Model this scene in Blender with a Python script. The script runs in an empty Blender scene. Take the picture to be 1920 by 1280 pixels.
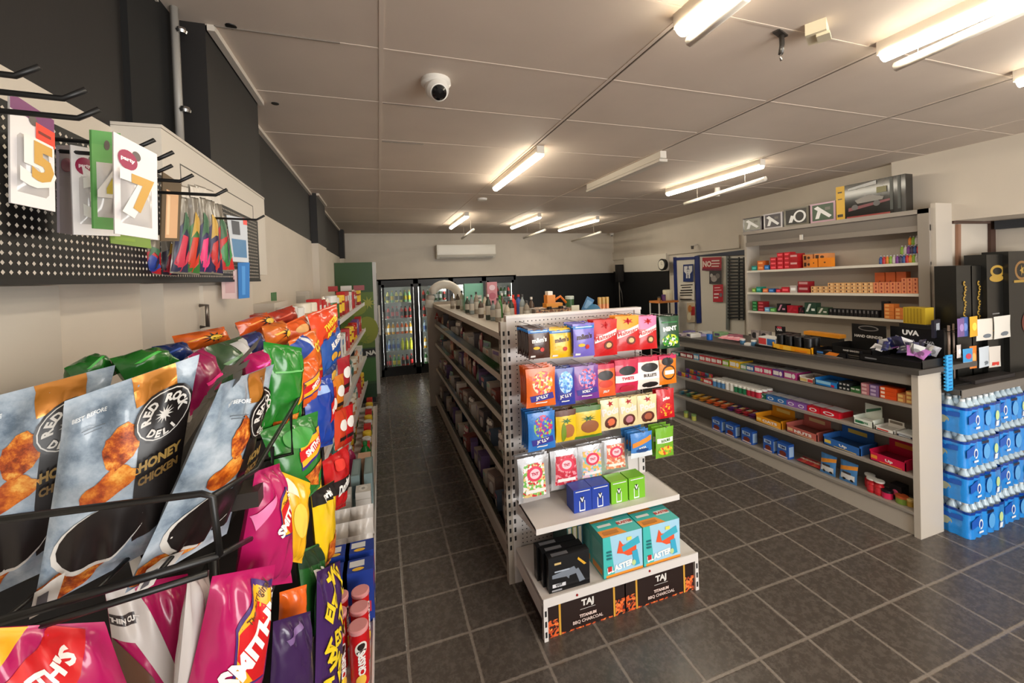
import bpy, bmesh, math, random
from math import sin, cos, pi, radians, tan, atan2, sqrt, exp
from mathutils import Vector, Matrix, noise
SC = bpy.context.scene
COL = SC.collection
RN = random.Random(11)

# ---------------------------------------------------------------- camera, world, exposure
CX, CY, FPX, EYE = 963.05, 526.96, 760.42, 1.8
YAW, PITCH, ROLL = radians(18.369), radians(.8726), radians(1.9695)
_f = Vector((sin(YAW)*cos(PITCH), cos(YAW)*cos(PITCH), -sin(PITCH)))
_r = Vector((cos(YAW), -sin(YAW), 0)); _d = _f.cross(_r)
RIGHT = cos(ROLL)*_r+sin(ROLL)*_d; DOWN = -sin(ROLL)*_r+cos(ROLL)*_d; FWD = _f
cam = bpy.data.cameras.new('camera'); camo = bpy.data.objects.new('camera', cam); COL.objects.link(camo)
cam.sensor_width = 36; cam.lens = FPX/1920*36; cam.shift_x = (960-CX)/1920; cam.shift_y = (CY-640)/1920
cam.clip_start = .02
m = Matrix((RIGHT, -DOWN, -FWD)).transposed().to_4x4(); m.translation = (0, 0, EYE); camo.matrix_world = m
SC.camera = camo
SC.view_settings.view_transform = 'Standard'; SC.view_settings.look = 'None'
SC.view_settings.gamma = 1; SC.view_settings.use_curve_mapping = False
SC.view_settings.exposure = 0.0
w = bpy.data.worlds.new('world'); SC.world = w; w.use_nodes = True
w.node_tree.nodes['Background'].inputs[0].default_value = (1, .96, .9, 1)
w.node_tree.nodes['Background'].inputs[1].default_value = 1.0
def area(name, loc, rot, sx, sy, power, col):
    l = bpy.data.lights.new(name, 'AREA'); l.shape = 'RECTANGLE'; l.size = sx; l.size_y = sy; l.energy = power; l.color = col
    o = bpy.data.objects.new(name, l); o.location = loc; o.rotation_euler = rot; COL.objects.link(o); return o
area('shop_window_daylight', (2.5, -2.6, 1.4), (radians(90), 0, 0), 3.0, 2.0, 165, (1, .99, .97))

def at(px, py, X=None, Y=None, Z=None, P=None):
    """point where the sight line through a photo pixel meets a plane of the room"""
    d = (px-CX)/FPX*RIGHT+(py-CY)/FPX*DOWN+FWD
    if P:
        n, k = Vector(P[:3]), P[3]
        t = (k-n.z*EYE)/n.dot(d)
    elif X is not None: t = X/d.x
    elif Y is not None: t = Y/d.y
    else: t = (Z-EYE)/d.z
    return Vector((0, 0, EYE))+t*d

# ---------------------------------------------------------------- materials
def lin(c): 
    return tuple((x/255/12.92 if x/255 <= .04045 else ((x/255+.055)/1.055)**2.4) for x in c[:3])+(1,)
MATS = {}
def M(col=(200, 200, 200), rough=.5, kind='plain', metal=0, c2=None, sc=30, name=None):
    key = (tuple(col), rough, kind, metal, c2, sc)
    if key in MATS: return MATS[key]
    mt = bpy.data.materials.new(name or f'{kind}_material'); mt.use_nodes = True
    nt = mt.node_tree; N = nt.nodes; L = nt.links; b = N['Principled BSDF']
    b.inputs['Base Color'].default_value = lin(col); b.inputs['Roughness'].default_value = rough; b.inputs['Metallic'].default_value = metal
    mt.diffuse_color = lin(col)
    def coord(scale, sx=1, sy=1, sz=1, obj=True):
        t = N.new('ShaderNodeTexCoord'); mp = N.new('ShaderNodeMapping'); mp.inputs['Scale'].default_value = (scale*sx, scale*sy, scale*sz)
        L.new(t.outputs['Object' if obj else 'Generated'], mp.inputs[0]); return mp.outputs[0]
    def noi(vec, s=1, det=3, ro=.5):
        n = N.new('ShaderNodeTexNoise'); n.inputs['Scale'].default_value = s; n.inputs['Detail'].default_value = det; n.inputs['Roughness'].default_value = ro
        L.new(vec, n.inputs['Vector']); return n.outputs['Fac']
    def ramp(fac, stops, const=False):
        r = N.new('ShaderNodeValToRGB'); e = r.color_ramp.elements
        if const: r.color_ramp.interpolation = 'CONSTANT'
        while len(e) < len(stops): e.new(.5)
        for i, (p, c) in enumerate(stops): e[i].position = p; e[i].color = lin(c)
        L.new(fac, r.inputs[0]); return r.outputs[0]
    def bump(fac, s, d=.01):
        bp = N.new('ShaderNodeBump'); bp.inputs['Strength'].default_value = s; bp.inputs['Distance'].default_value = d
        L.new(fac, bp.inputs['Height']); L.new(bp.outputs[0], b.inputs['Normal'])
    dk = tuple(x*.75 for x in col)
    if kind == 'foil':
        v = coord(1); bump(noi(v, 28, 2), .35, .006); b.inputs['Coat Weight'].default_value = .4; b.inputs['Coat Roughness'].default_value = .15
    elif kind == 'marble':
        v = coord(1); L.new(ramp(noi(v, 16, 6, .65), [(.34, (92, 110, 128)), (.46, (140, 156, 172)), (.6, (176, 188, 200)), (.75, (204, 212, 220))]), b.inputs['Base Color'])
        bump(noi(v, 24, 2), .3, .006); b.inputs['Coat Weight'].default_value = .4
    elif kind == 'food':
        v = coord(1); L.new(ramp(noi(v, sc, 5, .7), [(.32, (95, 32, 8)), (.45, (170, 70, 18)), (.55, (215, 120, 35)), (.7, (245, 195, 95))]), b.inputs['Base Color'])
    elif kind == 'speck':
        v = coord(1); vo = N.new('ShaderNodeTexVoronoi'); vo.inputs['Scale'].default_value = sc; L.new(v, vo.inputs['Vector'])
        sp = N.new('ShaderNodeSeparateColor'); L.new(vo.outputs['Color'], sp.inputs[0])
        st = [col]+list(c2 or ()); k = len(st)
        L.new(ramp(sp.outputs[0], [(i/k, c) for i, c in enumerate(st)], True), b.inputs['Base Color'])
    elif kind == 'clear':
        tr = N.new('ShaderNodeBsdfTransparent'); tr.inputs[0].default_value = lin(col); mx = N.new('ShaderNodeMixShader'); fr = N.new('ShaderNodeFresnel'); fr.inputs[0].default_value = 1.3
        gl = N.new('ShaderNodeBsdfGlossy'); gl.inputs['Roughness'].default_value = rough
        ad = N.new('ShaderNodeMath'); ad.operation = 'ADD'; ad.inputs[1].default_value = sc/100 if sc != 30 else .06; L.new(fr.outputs[0], ad.inputs[0])
        L.new(ad.outputs[0], mx.inputs[0]); L.new(tr.outputs[0], mx.inputs[1]); L.new(gl.outputs[0], mx.inputs[2]); L.new(mx.outputs[0], N['Material Output'].inputs[0])
    elif kind == 'emit':
        b.inputs['Emission Color'].default_value = lin(col); b.inputs['Emission Strength'].default_value = sc
    elif kind == 'paint':
        v = coord(1); f = noi(v, 3, 4); L.new(ramp(f, [(.3, tuple(x*.975 for x in col)), (.7, tuple(min(255, x*1.01) for x in col))]), b.inputs['Base Color']); bump(noi(v, 90, 2), .08, .002)
    elif kind == 'tile':
        v = coord(1)
        def ln(ax, off):   # distance to the nearest grout line
            s = N.new('ShaderNodeSeparateXYZ'); L.new(v, s.inputs[0]); a = N.new('ShaderNodeMath'); a.operation = 'SUBTRACT'; L.new(s.outputs[ax], a.inputs[0]); a.inputs[1].default_value = off
            p = N.new('ShaderNodeMath'); p.operation = 'PINGPONG'; p.inputs[1].default_value = .1525; L.new(a.outputs[0], p.inputs[0]); return p.outputs[0]
        mn = N.new('ShaderNodeMath'); mn.operation = 'MINIMUM'; L.new(ln(0, TX), mn.inputs[0]); L.new(ln(1, TY), mn.inputs[1])
        wb = N.new('ShaderNodeMath'); wb.operation = 'MULTIPLY_ADD'; L.new(noi(v, 40, 2), wb.inputs[0]); wb.inputs[1].default_value = .006; L.new(mn.outputs[0], wb.inputs[2])
        mr = N.new('ShaderNodeMapRange'); mr.inputs[1].default_value = .0075; mr.inputs[2].default_value = .012; L.new(wb.outputs[0], mr.inputs[0])
        vs = coord(1, 1, 1, 1); n1 = noi(vs, 26, 9, .8)
        c1 = ramp(n1, [(.28, (60, 54, 49)), (.5, (80, 73, 67)), (.74, (106, 98, 91))])
        mx = N.new('ShaderNodeMix'); mx.data_type = 'RGBA'; L.new(mr.outputs[0], mx.inputs['Factor']); mx.inputs['A'].default_value = lin((128, 119, 110)); L.new(c1, mx.inputs['B'])
        L.new(mx.outputs['Result'], b.inputs['Base Color'])
        L.new(ramp(n1, [(.3, (120,)*3), (.7, (160,)*3)]), b.inputs['Roughness'])
        ad = N.new('ShaderNodeMath'); ad.operation = 'MULTIPLY_ADD'; L.new(noi(vs, 45, 3), ad.inputs[0]); ad.inputs[1].default_value = .5; L.new(mr.outputs[0], ad.inputs[2]); bump(ad.outputs[0], .3, .003)
    elif kind == 'louvre':
        v = coord(1); wv = N.new('ShaderNodeTexWave'); wv.bands_direction = 'Z'; wv.inputs['Scale'].default_value = sc; L.new(v, wv.inputs[0])
        L.new(ramp(wv.outputs['Fac'], [(.2, tuple(x*.8 for x in col)), (.6, col)]), b.inputs['Base Color'])
    MATS[key] = mt; return mt
TX = .067; TY = .184
WHITE = M((225, 220, 212), .45); METAL_W = M((222, 218, 210), .35); BLACK = M((14, 14, 15), .45); CHROME = M((190, 190, 190), .2, metal=1)
DKSLOT = M((20, 20, 22), .7); WIRE = M((18, 17, 17), .4); CARDW = M((235, 232, 226), .6)

# ---------------------------------------------------------------- text outlines
TXT = {}
def text2d(s, bold=.02):
    if (s, bold) in TXT: return TXT[(s, bold)]
    cu = bpy.data.curves.new('lettering', 'FONT'); cu.body = s; cu.resolution_u = 2; cu.offset = bold; cu.space_line = .95; cu.align_x = 'CENTER'
    o = bpy.data.objects.new('lettering', cu); COL.objects.link(o); dg = bpy.context.evaluated_depsgraph_get(); dg.update()
    me = bpy.data.meshes.new_from_object(o.evaluated_get(dg))
    v = [(p.co.x, p.co.y) for p in me.vertices]; f = [tuple(q.vertices) for q in me.polygons]
    bpy.data.objects.remove(o); bpy.data.curves.remove(cu); bpy.data.meshes.remove(me)
    x0, x1 = min(a for a, _ in v), max(a for a, _ in v); y0, y1 = min(b for _, b in v), max(b for _, b in v)
    v = [((a-(x0+x1)/2)/(y1-y0), (b-(y0+y1)/2)/(y1-y0)) for a, b in v]
    TXT[(s, bold)] = (v, f, (x1-x0)/(y1-y0)); return TXT[(s, bold)]

def art2d(spec, w, h, grid=None):
    """spec in fractions of the face -> [(verts uv, faces, material, layer)], cut along the grid lines"""
    out = []
    for k, a in enumerate(spec):
        t, mt = a[0], a[-1]
        if isinstance(mt, tuple): mt = M(mt, .4)
        if t == 'r': v = [(a[1], a[2]), (a[3], a[2]), (a[3], a[4]), (a[1], a[4])]; f = [(0, 1, 2, 3)]
        elif t == 'p': v = list(a[1]); f = [tuple(range(len(v)))]
        elif t == 'e':
            n = 20; ang = a[5] if len(a) > 6 else 0
            v = [(a[1]+(a[3]*cos(2*pi*i/n)*cos(ang)-a[4]*sin(2*pi*i/n)*sin(ang)), a[2]+(a[3]*cos(2*pi*i/n)*sin(ang)+a[4]*sin(2*pi*i/n)*cos(ang))) for i in range(n)]; f = [tuple(range(n))]
        elif t == 'b':   # lumpy patch (cu, cv, ru, rv, seed, turn in degrees)
            n = 26; an = radians(a[6]); v = []
            for i in range(n):
                q = 2*pi*i/n; k = 1+.32*noise.noise(Vector((cos(q)*1.3+a[5]*3.1, sin(q)*1.3, a[5])))+.10*noise.noise(Vector((cos(q)*5, sin(q)*5, a[5])))
                x, y = a[3]*k*cos(q)*w, a[4]*k*sin(q)*h; v.append((a[1]+(x*cos(an)-y*sin(an))/w, a[2]+(x*sin(an)+y*cos(an))/h))
            f = [tuple(range(n))]
        elif t == 's':   # starburst (cu, cv, ru, rv, points)
            n = a[5]*2
            v = [(a[1]+a[3]*(1 if i % 2 else .4)*cos(pi*i/a[5]), a[2]+a[4]*(1 if i % 2 else .4)*sin(pi*i/a[5])) for i in range(n)]
            v.append((a[1], a[2])); f = [(i, (i+1) % n, n) for i in range(n)]
        elif t == 't':   # ('t', string, cu, cv, height_v, angle_deg, squeeze, colour)
            vv, f, asp = text2d(a[1], .05 if len(a[1]) < 9 else .02); an = radians(a[5]); sx = a[6]
            v = []
            for x, y in vv:
                X, Y = x*a[4]*h*sx, y*a[4]*h
                v.append((a[2]+(X*cos(an)-Y*sin(an))/w, a[3]+(X*sin(an)+Y*cos(an))/h))
        if grid:
            bm = bmesh.new(); bv = [bm.verts.new((x, y, 0)) for x, y in v]
            for q in f:
                try: bm.faces.new([bv[i] for i in q])
                except ValueError: pass
            for ax in (0, 1):
                n = grid[ax]; lo = min(x[ax] for x in v); hi = max(x[ax] for x in v)
                for i in range(1, n):
                    c = i/n
                    if lo < c < hi:
                        bmesh.ops.bisect_plane(bm, geom=bm.verts[:]+bm.edges[:]+bm.faces[:], plane_co=((c, 0, 0) if ax == 0 else (0, c, 0)), plane_no=((1, 0, 0) if ax == 0 else (0, 1, 0)))
            bm.verts.index_update(); v = [(p.co.x, p.co.y) for p in bm.verts]; f = [tuple(p.index for p in q.verts) for q in bm.faces]; bm.free()
        out.append((v, f, mt, k))
    return out

# ---------------------------------------------------------------- mesh builder
class MB:
    def __init__(s): s.v = []; s.f = []; s.mi = []; s.ms = []; s.sm = []; s.T = None
    def add(s, vs, fs, mt, smooth=False):
        if isinstance(mt, tuple): mt = M(mt)
        if mt not in s.ms: s.ms.append(mt)
        i = s.ms.index(mt); n = len(s.v)
        s.v += [tuple(s.T @ Vector(p)) if s.T else tuple(p) for p in vs]
        for q in fs: s.f.append(tuple(n+j for j in q)); s.mi.append(i); s.sm.append(smooth)
        return s
    def box(s, x0, y0, z0, x1, y1, z1, mt):
        v = [(x, y, z) for z in (z0, z1) for y in (y0, y1) for x in (x0, x1)]
        return s.add(v, [(0, 2, 3, 1), (4, 5, 7, 6), (0, 1, 5, 4), (2, 6, 7, 3), (0, 4, 6, 2), (1, 3, 7, 5)], mt)
    def hexa(s, p, mt): # 4 bottom, 4 top points
        return s.add(p, [(0, 3, 2, 1), (4, 5, 6, 7), (0, 1, 5, 4), (1, 2, 6, 5), (2, 3, 7, 6), (3, 0, 4, 7)], mt)
    def lathe(s, prof, mt, n=14, c=(0, 0, 0), smooth=True):
        seg = [mt]*(len(prof)-1) if not isinstance(mt, list) else mt
        for k in range(len(prof)-1):
            vs = []
            for r, z in prof[k:k+2]: vs += [(c[0]+r*cos(2*pi*i/n), c[1]+r*sin(2*pi*i/n), c[2]+z) for i in range(n)]
            s.add(vs, [(i, (i+1) % n, n+(i+1) % n, n+i) for i in range(n)], seg[k], smooth)
        for r, z, up, mm in ((prof[0][0], prof[0][1], 0, seg[0]), (prof[-1][0], prof[-1][1], 1, seg[-1])):
            if r > 1e-4:
                vs = [(c[0]+r*cos(2*pi*i/n), c[1]+r*sin(2*pi*i/n), c[2]+z) for i in range(n)]
                s.add(vs, [tuple(range(n)) if up else tuple(range(n))[::-1]], mm)
        return s
    def tube(s, pts, r, mt, n=6):
        pts = [Vector(p) for p in pts]; vs = []
        for i, p in enumerate(pts):
            a = pts[max(0, i-1)]; b = pts[min(len(pts)-1, i+1)]; t = (b-a).normalized()
            u = t.cross(Vector((0, 0, 1)) if abs(t.z) < .9 else Vector((1, 0, 0))).normalized(); q = t.cross(u)
            vs += [p+r*(cos(2*pi*k/n)*u+sin(2*pi*k/n)*q) for k in range(n)]
        fs = [(i*n+k, i*n+(k+1) % n, (i+1)*n+(k+1) % n, (i+1)*n+k) for i in range(len(pts)-1) for k in range(n)]
        fs += [tuple(range(n))[::-1], tuple((len(pts)-1)*n+k for k in range(n))]
        return s.add(vs, fs, mt, True)
    def art(s, spec, S, w, h, grid=None, eps=.0005):
        for v, f, mt, k in art2d(spec, w, h, grid):
            s.add([S(a, b, eps*(k+1)) for a, b in v], f, mt, grid is not None)
        return s
    def face(s, spec, o, u, v, eps=.0005):
        """art on a flat rectangle: corner o, edge vectors u and v"""
        o, u, v = Vector(o), Vector(u), Vector(v); n = u.cross(v).normalized()
        return s.art(spec, lambda a, b, e: o+a*u+b*v+n*e, u.length, v.length, None, eps)
    def build(s, name, parent=None, loc=None, rot=0, center=False):
        v = s.v
        if center:
            xs, ys, zs = zip(*v); c = Vector(((min(xs)+max(xs))/2, (min(ys)+max(ys))/2, min(zs)))
            v = [tuple(Vector(p)-c) for p in v]; loc = c
        me = bpy.data.meshes.new(name); me.from_pydata(v, [], s.f)
        for x in s.ms: me.materials.append(x)
        me.polygons.foreach_set('material_index', s.mi); me.polygons.foreach_set('use_smooth', s.sm)
        bm = bmesh.new(); bm.from_mesh(me); bmesh.ops.recalc_face_normals(bm, faces=[q for q in bm.faces if not q.smooth and False]); bm.to_mesh(me); bm.free()
        o = bpy.data.objects.new(name, me); COL.objects.link(o)
        if parent is not None: o.parent = parent
        if loc is not None: o.location = loc
        if rot: o.rotation_euler = (0, 0, rot)
        return o
def tag(o, label, cat, group=None, kind=None):
    if label: o['label'] = label
    if cat: o['category'] = cat
    if group: o['group'] = group
    if kind: o['kind'] = kind
    return o
def empty(name, label, cat, loc=(0, 0, 0), rot=0, group=None):
    o = bpy.data.objects.new(name, None); COL.objects.link(o); o.location = loc; o.rotation_euler = (0, 0, rot); o.empty_display_size = .05
    return tag(o, label, cat, group)
def struct(mb, name, **k):
    o = mb.build(name, **k); o['kind'] = 'structure'; return o
def dup(o, loc=None, rot=None, label=None, group=None):
    c = o.copy(); COL.objects.link(c)
    if loc is not None: c.location = loc
    if rot is not None: c.rotation_euler = rot if isinstance(rot, tuple) else (0, 0, rot)
    if label: c['label'] = label
    if group: c['group'] = group
    for ch in KIDS.get(o.name, []):
        q = ch.copy(); COL.objects.link(q); q.parent = c
    return c
KIDS = {}
def kid(o, p): KIDS.setdefault(p.name, []).append(o); o.parent = p; return o
ORD = ['first', 'second', 'third', 'fourth', 'fifth', 'sixth', 'seventh', 'eighth', 'ninth', 'tenth', 'eleventh', 'twelfth', 'thirteenth', 'fourteenth', 'fifteenth', 'sixteenth', 'seventeenth', 'eighteenth', 'nineteenth', 'twentieth']
def nth(i, n, side='left'):
    """'leftmost', 'second from the left' ... 'rightmost' """
    other = {'left': 'right', 'near': 'far', 'bottom': 'top', 'front': 'back'}[side]
    if n == 1: return 'alone'
    if i == 0: return {'left': 'leftmost', 'near': 'nearest', 'bottom': 'lowest', 'front': 'frontmost'}[side]
    if i == n-1: return {'left': 'rightmost', 'near': 'farthest', 'bottom': 'topmost', 'front': 'rearmost'}[side]
    w1 = side+(' end' if side == 'near' else ''); w2 = other+(' end' if other == 'far' else '')
    if i < n/2: return f'{ORD[i]} from {w1}'
    return f'{ORD[n-1-i]} from {w2}'

# ---------------------------------------------------------------- room shell
ZC = 2.65
struct(MB().box(-1.2, -3.2, -.1, 6, 8.2, 0, M((80, 75, 70), .5, 'tile', name='floor tiles')), 'floor')
CEIL = M((206, 191, 177), .7, 'paint', name='ceiling board')
struct(MB().box(-1.2, -3.2, ZC, 6, 8.2, ZC+.1, CEIL), 'ceiling')
WALLC = M((207, 197, 183), .6, 'paint', name='cream wall paint'); DARK = M((28, 25, 24), .6, 'paint', name='charcoal wall paint')
def wallX(y): return 4.17+.13*(y-1.5)
struct(MB().box(-1.2, 7.9, 1.77, 6, 8.0, ZC, WALLC).box(-1.2, 7.9, 0, -.04, 8, 1.77, WALLC).box(2.65, 7.9, 0, 6, 8, 1.77, WALLC), 'wall_back')
b = MB().box(-.72, -3.2, 0, -.6, 8, 2.19, WALLC).box(-.72, -3.2, 2.19, -.6, 8, ZC, DARK)
struct(b, 'wall_left')
b = MB()
for y0, y1, x in ((1.57, 2.17, -.505), (4.3, 4.94, -.54), (7.27, 7.5, -.53)):
    if y0 > 2: b.box(-.6, y0, 0, x, y1, 2.17, WALLC)
    b.box(-.6, y0, 2.17 if y0 > 2 else 2.21, x, y1, ZC, DARK)
struct(b, 'wall_left_pillars')
struct(MB().box(-.6, 1.30, 2.2, -.585, 1.57, ZC, M((10, 9, 9), .8)), 'wall_left_recess')
TRIM = M((205, 196, 184), .5)
b = MB()
for y0, y1, x in ((-3, 1.45, -.6), (1.57, 2.17, -.5), (2.17, 4.3, -.6), (4.3, 4.94, -.54), (4.94, 7.27, -.6)):
    b.box(x, y0, ZC-.02, x+.022, y1, ZC, TRIM)
b.box(-.6, 7.88, ZC-.02, 5.2, 7.9, ZC, TRIM)
struct(b, 'trim_ceiling_edge')
b = MB(); J1 = M((212, 197, 183), .7); J2 = M((130, 120, 110), .8)
for i, x in enumerate((.04, 1.0, 1.93, 2.87, 3.8)): b.box(x-.008, -3, ZC-.0025, x+.008, 7.9, ZC+.001, J1 if i != 1 else J1)
b.box(1.012, -3, ZC-.005, 1.016, 3.6, ZC, J2); b.box(1.942, -1, ZC-.005, 1.945, 2.4, ZC, J2); b.box(2.88, 1, ZC-.005, 2.883, 2.4, ZC, J2)
for y in (-.4, .1, .6, 1.08, 1.575, 2.05, 2.6, 3.3, 4.1, 5.1, 6.3): b.box(-.6, y-.004, ZC-.0015, 5.2, y+.004, ZC+.001, J1)
b.box(.05, 2.05, ZC-.004, .35, 2.054, ZC, J2); b.box(.05, 2.62, ZC-.004, .3, 2.625, ZC, J2); b.box(-.48, 1.57, ZC-.004, -.1, 1.574, ZC, J2)
struct(b, 'trim_ceiling_joints')
# right wall, slightly out of square, with a bulkhead over the till
b = MB()
def skew(y0, y1, z0, z1, mt, off=0, th=.12):
    b.hexa([(wallX(y0)-off, y0, z0), (wallX(y0)+th, y0, z0), (wallX(y1)+th, y1, z0), (wallX(y1)-off, y1, z0),
            (wallX(y0)-off, y0, z1), (wallX(y0)+th, y0, z1), (wallX(y1)+th, y1, z1), (wallX(y1)-off, y1, z1)], mt)
skew(1.975, 8, 0, ZC, WALLC); struct(b, 'wall_right')
b = MB(); b.box(4.2, -3.2, 2.1, 4.6, 2.28, ZC, WALLC); struct(b, 'wall_right_bulkhead')
b = MB(); b.box(4.76, -3.2, 0, 4.86, 1.97, 2.12, WALLC); b.box(4.21, 1.91, 0, 4.76, 1.97, 2.12, WALLC); struct(b, 'wall_right_recess')
b = MB(); skew(4.1, 7.9, 2.05, 2.22, WALLC, .03); skew(5.75, 7.3, 1.78, 2.08, M((226, 219, 206), .5), .06); struct(b, 'wall_right_band')
b = MB(); skew(5.75, 7.9, 0, 1.80, M((12, 12, 13), .5), .02); struct(b, 'wall_right_black_panel')
struct(MB().box(2.66, 7.86, 0, 5.1, 7.9, 1.775, M((12, 12, 13), .5)), 'wall_back_black_panel')
# surface conduit in the black recess
b = MB(); b.tube([(-.56, 1.5, 2.2), (-.56, 1.5, ZC)], .011, M((150, 146, 140), .4)); t = tag(b.build('conduit_pipe', center=True), 'grey vertical conduit pipe in the black recess of the left wall', 'pipe')
for z in (2.34, 2.58): kid(MB().lathe([(.013, -.008), (.016, 0), (.013, .008)], CHROME, c=(.016, 0, z-2.2)).build('pipe_clip'), t)

# ---------------------------------------------------------------- batten lights
def light(x, y0, y1, label, on=True, seen_unlit=None):
    L_ = y1-y0; o = empty('batten_light', label, 'ceiling light', (x, (y0+y1)/2, ZC), group='fluorescent battens on the ceiling')
    b = MB().box(-.026, -L_/2, -.05, .026, L_/2, 0, M((215, 208, 196), .5)); kid(b.build('housing'), o)
    if on:
        b = MB(); n = 8; pr = [(-.029*cos(pi*i/n), -.046-.030*sin(pi*i/n)) for i in range(n+1)]
        vs = [(p[0], s*(L_/2-.01), p[1]) for s in (-1, 1) for p in pr]
        b.add(vs, [(i, i+1, n+2+i, n+1+i) for i in range(n)]+[tuple(range(n+1)), tuple(range(n+1, 2*n+2))[::-1]], M((255, 244, 222), .4, 'emit', sc=LAMP), True)
        kid(b.build('tube_cover'), o)
    else:
        b = MB().box(-.034, -L_/2, -.075, .034, L_/2, -.055, M((206, 198, 186), .5)); kid(b.build('tube_cover'), o)
    return o
LAMP = 41
light(.99, -.12, 1.12, 'lit fluorescent batten at the top edge of the picture, left of the other near ones')
light(1.885, -.17, 1.05, 'lit fluorescent batten at the top right, right of the smoke detector')
light(2.8, -.17, 1.04, 'lit fluorescent batten cut off by the right edge of the picture')
light(1.05, 2.5, 3.6, 'lit fluorescent batten in the middle row, beyond the dome camera')
light(1.965, 2.42, 3.5, 'unlit fluorescent batten between two lit ones in the middle row', False)
light(2.92, 2.43, 3.55, 'lit fluorescent batten in the middle row, nearest the display cabinet')
light(1.14, 5.3, 6.56, 'lit fluorescent batten in the far row, above the air conditioner, leftmost')
light(2.17, 5.28, 6.53, 'lit fluorescent batten in the middle of the far row')
light(3.22, 5.5, 6.9, 'lit fluorescent batten in the far row, rightmost of three')
GHOST_PALE = M((214, 206, 194), .5)
def ghost_bar(px0, py0, px1, py1, Z, lab):  # lens ghosts of the lit battens, added as solid bars on thin rods
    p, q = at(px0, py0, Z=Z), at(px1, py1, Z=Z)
    o = MB().tube([p, q], .019, GHOST_PALE, 8); o.tube([(p+(q-p)*.2), (p+(q-p)*.2)+Vector((0, 0, ZC-Z))], .0015, GHOST_PALE, 4); o.tube([(p+(q-p)*.8), (p+(q-p)*.8)+Vector((0, 0, ZC-Z))], .0015, GHOST_PALE, 4)
    tag(o.build('lens_ghost_bar', center=True), lab, 'ceiling light', 'lens-ghost bars added beside the battens')
ghost_bar(1293, 78, 1400, -8, 2.57, 'white lens-ghost bar added beside the first near batten')
ghost_bar(1680, 125, 1935, 10, 2.57, 'white lens-ghost bar added beside the top right batten')
ghost_bar(1284, 382, 1435, 335, 2.5, 'white lens-ghost bar added below the middle batten near the display cabinet')
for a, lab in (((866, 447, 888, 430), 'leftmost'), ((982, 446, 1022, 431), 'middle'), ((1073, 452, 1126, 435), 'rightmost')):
    ghost_bar(*a, 2.48, f'small white lens-ghost bar added below the far row of battens, {lab}')
# ---------------------------------------------------------------- ceiling fittings
p = at(817, 150, Z=ZC)
o = empty('dome_camera', 'white dome security camera with black lens on the ceiling', 'security camera', (p.x, p.y, ZC))
kid(MB().lathe([(.062, 0), (.064, -.018), (.056, -.026), (.05, -.03)][::-1], WHITE, 24).build('mount'), o)
b = MB(); b.T = Matrix.Translation((0, -.004, -.035)) @ Matrix.Rotation(radians(-8), 4, 'Y') @ Matrix.Rotation(radians(-48), 4, 'X')
b.lathe([(.02, -.06), (.036, -.055), (.047, -.035), (.05, -.01), (.045, .02)], WHITE, 24); kid(b.build('camera_ball'), o)
b = MB(); b.T = Matrix.Translation((0, -.004, -.035)) @ Matrix.Rotation(radians(-8), 4, 'Y') @ Matrix.Rotation(radians(-48), 4, 'X') ; b.lathe([(.001, -.071), (.02, -.069), (.031, -.062), (.033, -.052)], M((10, 10, 12), .12), 24); kid(b.build('camera_lens'), o)
p = at(1532, 60, Z=ZC-.02)
b = MB().box(-.045, -.03, -.02, .045, .03, .02, M((214, 203, 176), .5)).box(-.03, -.038, -.03, .03, -.0, -.02, M((214, 203, 176), .5)); tag(b.build('motion_sensor', loc=p, rot=.5), 'small cream sensor box on the ceiling between two near battens', 'sensor')
p = at(1463, 62, Z=ZC)
b = MB().box(-.035, -.012, -.006, .035, .012, 0, M((50, 46, 42), .4)).tube([(.01, 0, 0), (.012, 0, -.04), (0, 0, -.075)], .009, M((60, 56, 52), .3)).tube([(0, 0, -.07), (-.004, 0, -.09), (.002, 0, -.1)], .004, CHROME)
tag(b.build('ceiling_hook', loc=p, rot=.3), 'dark hook bracket hanging from the ceiling beside the cream sensor', 'hook')
p = at(904, 372, Z=ZC); tag(MB().lathe([(.05, -.02), (.055, 0)], WHITE, 20).build('smoke_detector', loc=p), 'round white smoke detector on the ceiling left of the middle batten', 'smoke detector')
p = at(1345, 352, Z=ZC); tag(MB().lathe([(.02, -.09), (.03, -.05), (.025, 0)], WHITE, 14).build('ceiling_sensor', loc=p), 'small white sensor hanging near the batten by the display cabinet', 'sensor')
for a, lab in (((433, 49), 'black hole patch on the ceiling near the left wall recess'), ((516, 194), 'small black cable hole in the ceiling beside the left wall')):
    p = at(*a, Z=ZC); tag(MB().lathe([(.001, -.003), (.016, -.002), (.017, 0)], BLACK, 12).build('cable_gland', loc=p), lab, 'fitting')
# air conditioner
p0 = at(820, 485, Y=7.68); p1 = at(929, 458, Y=7.68)
o = empty('air_conditioner', 'white wall-mounted split air conditioner above the drinks fridges', 'air conditioner', ((p0.x+p1.x)/2, 7.9, p0.z))
wd = (p1.x-p0.x)/2; ht = p1.z-p0.z
b = MB(); pr = [(0, 0), (-.16, 0), (-.22, .07), (-.22, ht), (0, ht)]; n = len(pr)
b.add([(sx, y, z) for sx in (-wd, wd) for y, z in pr], [tuple(range(n)), tuple(range(n, 2*n))[::-1]]+[(i, n+i, n+(i+1) % n, (i+1) % n) for i in range(n)], M((226, 220, 208), .35)); kid(b.build('casing'), o)
kid(MB().box(-wd+.05, -.2, .012, wd-.05, -.165, .03, M((150, 145, 138), .5)).build('air_vane'), o)
kid(MB().box(-wd+.02, -.226, .085, wd-.02, -.22, ht-.02, M((234, 229, 218), .25)).build('front_cover'), o)
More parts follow.
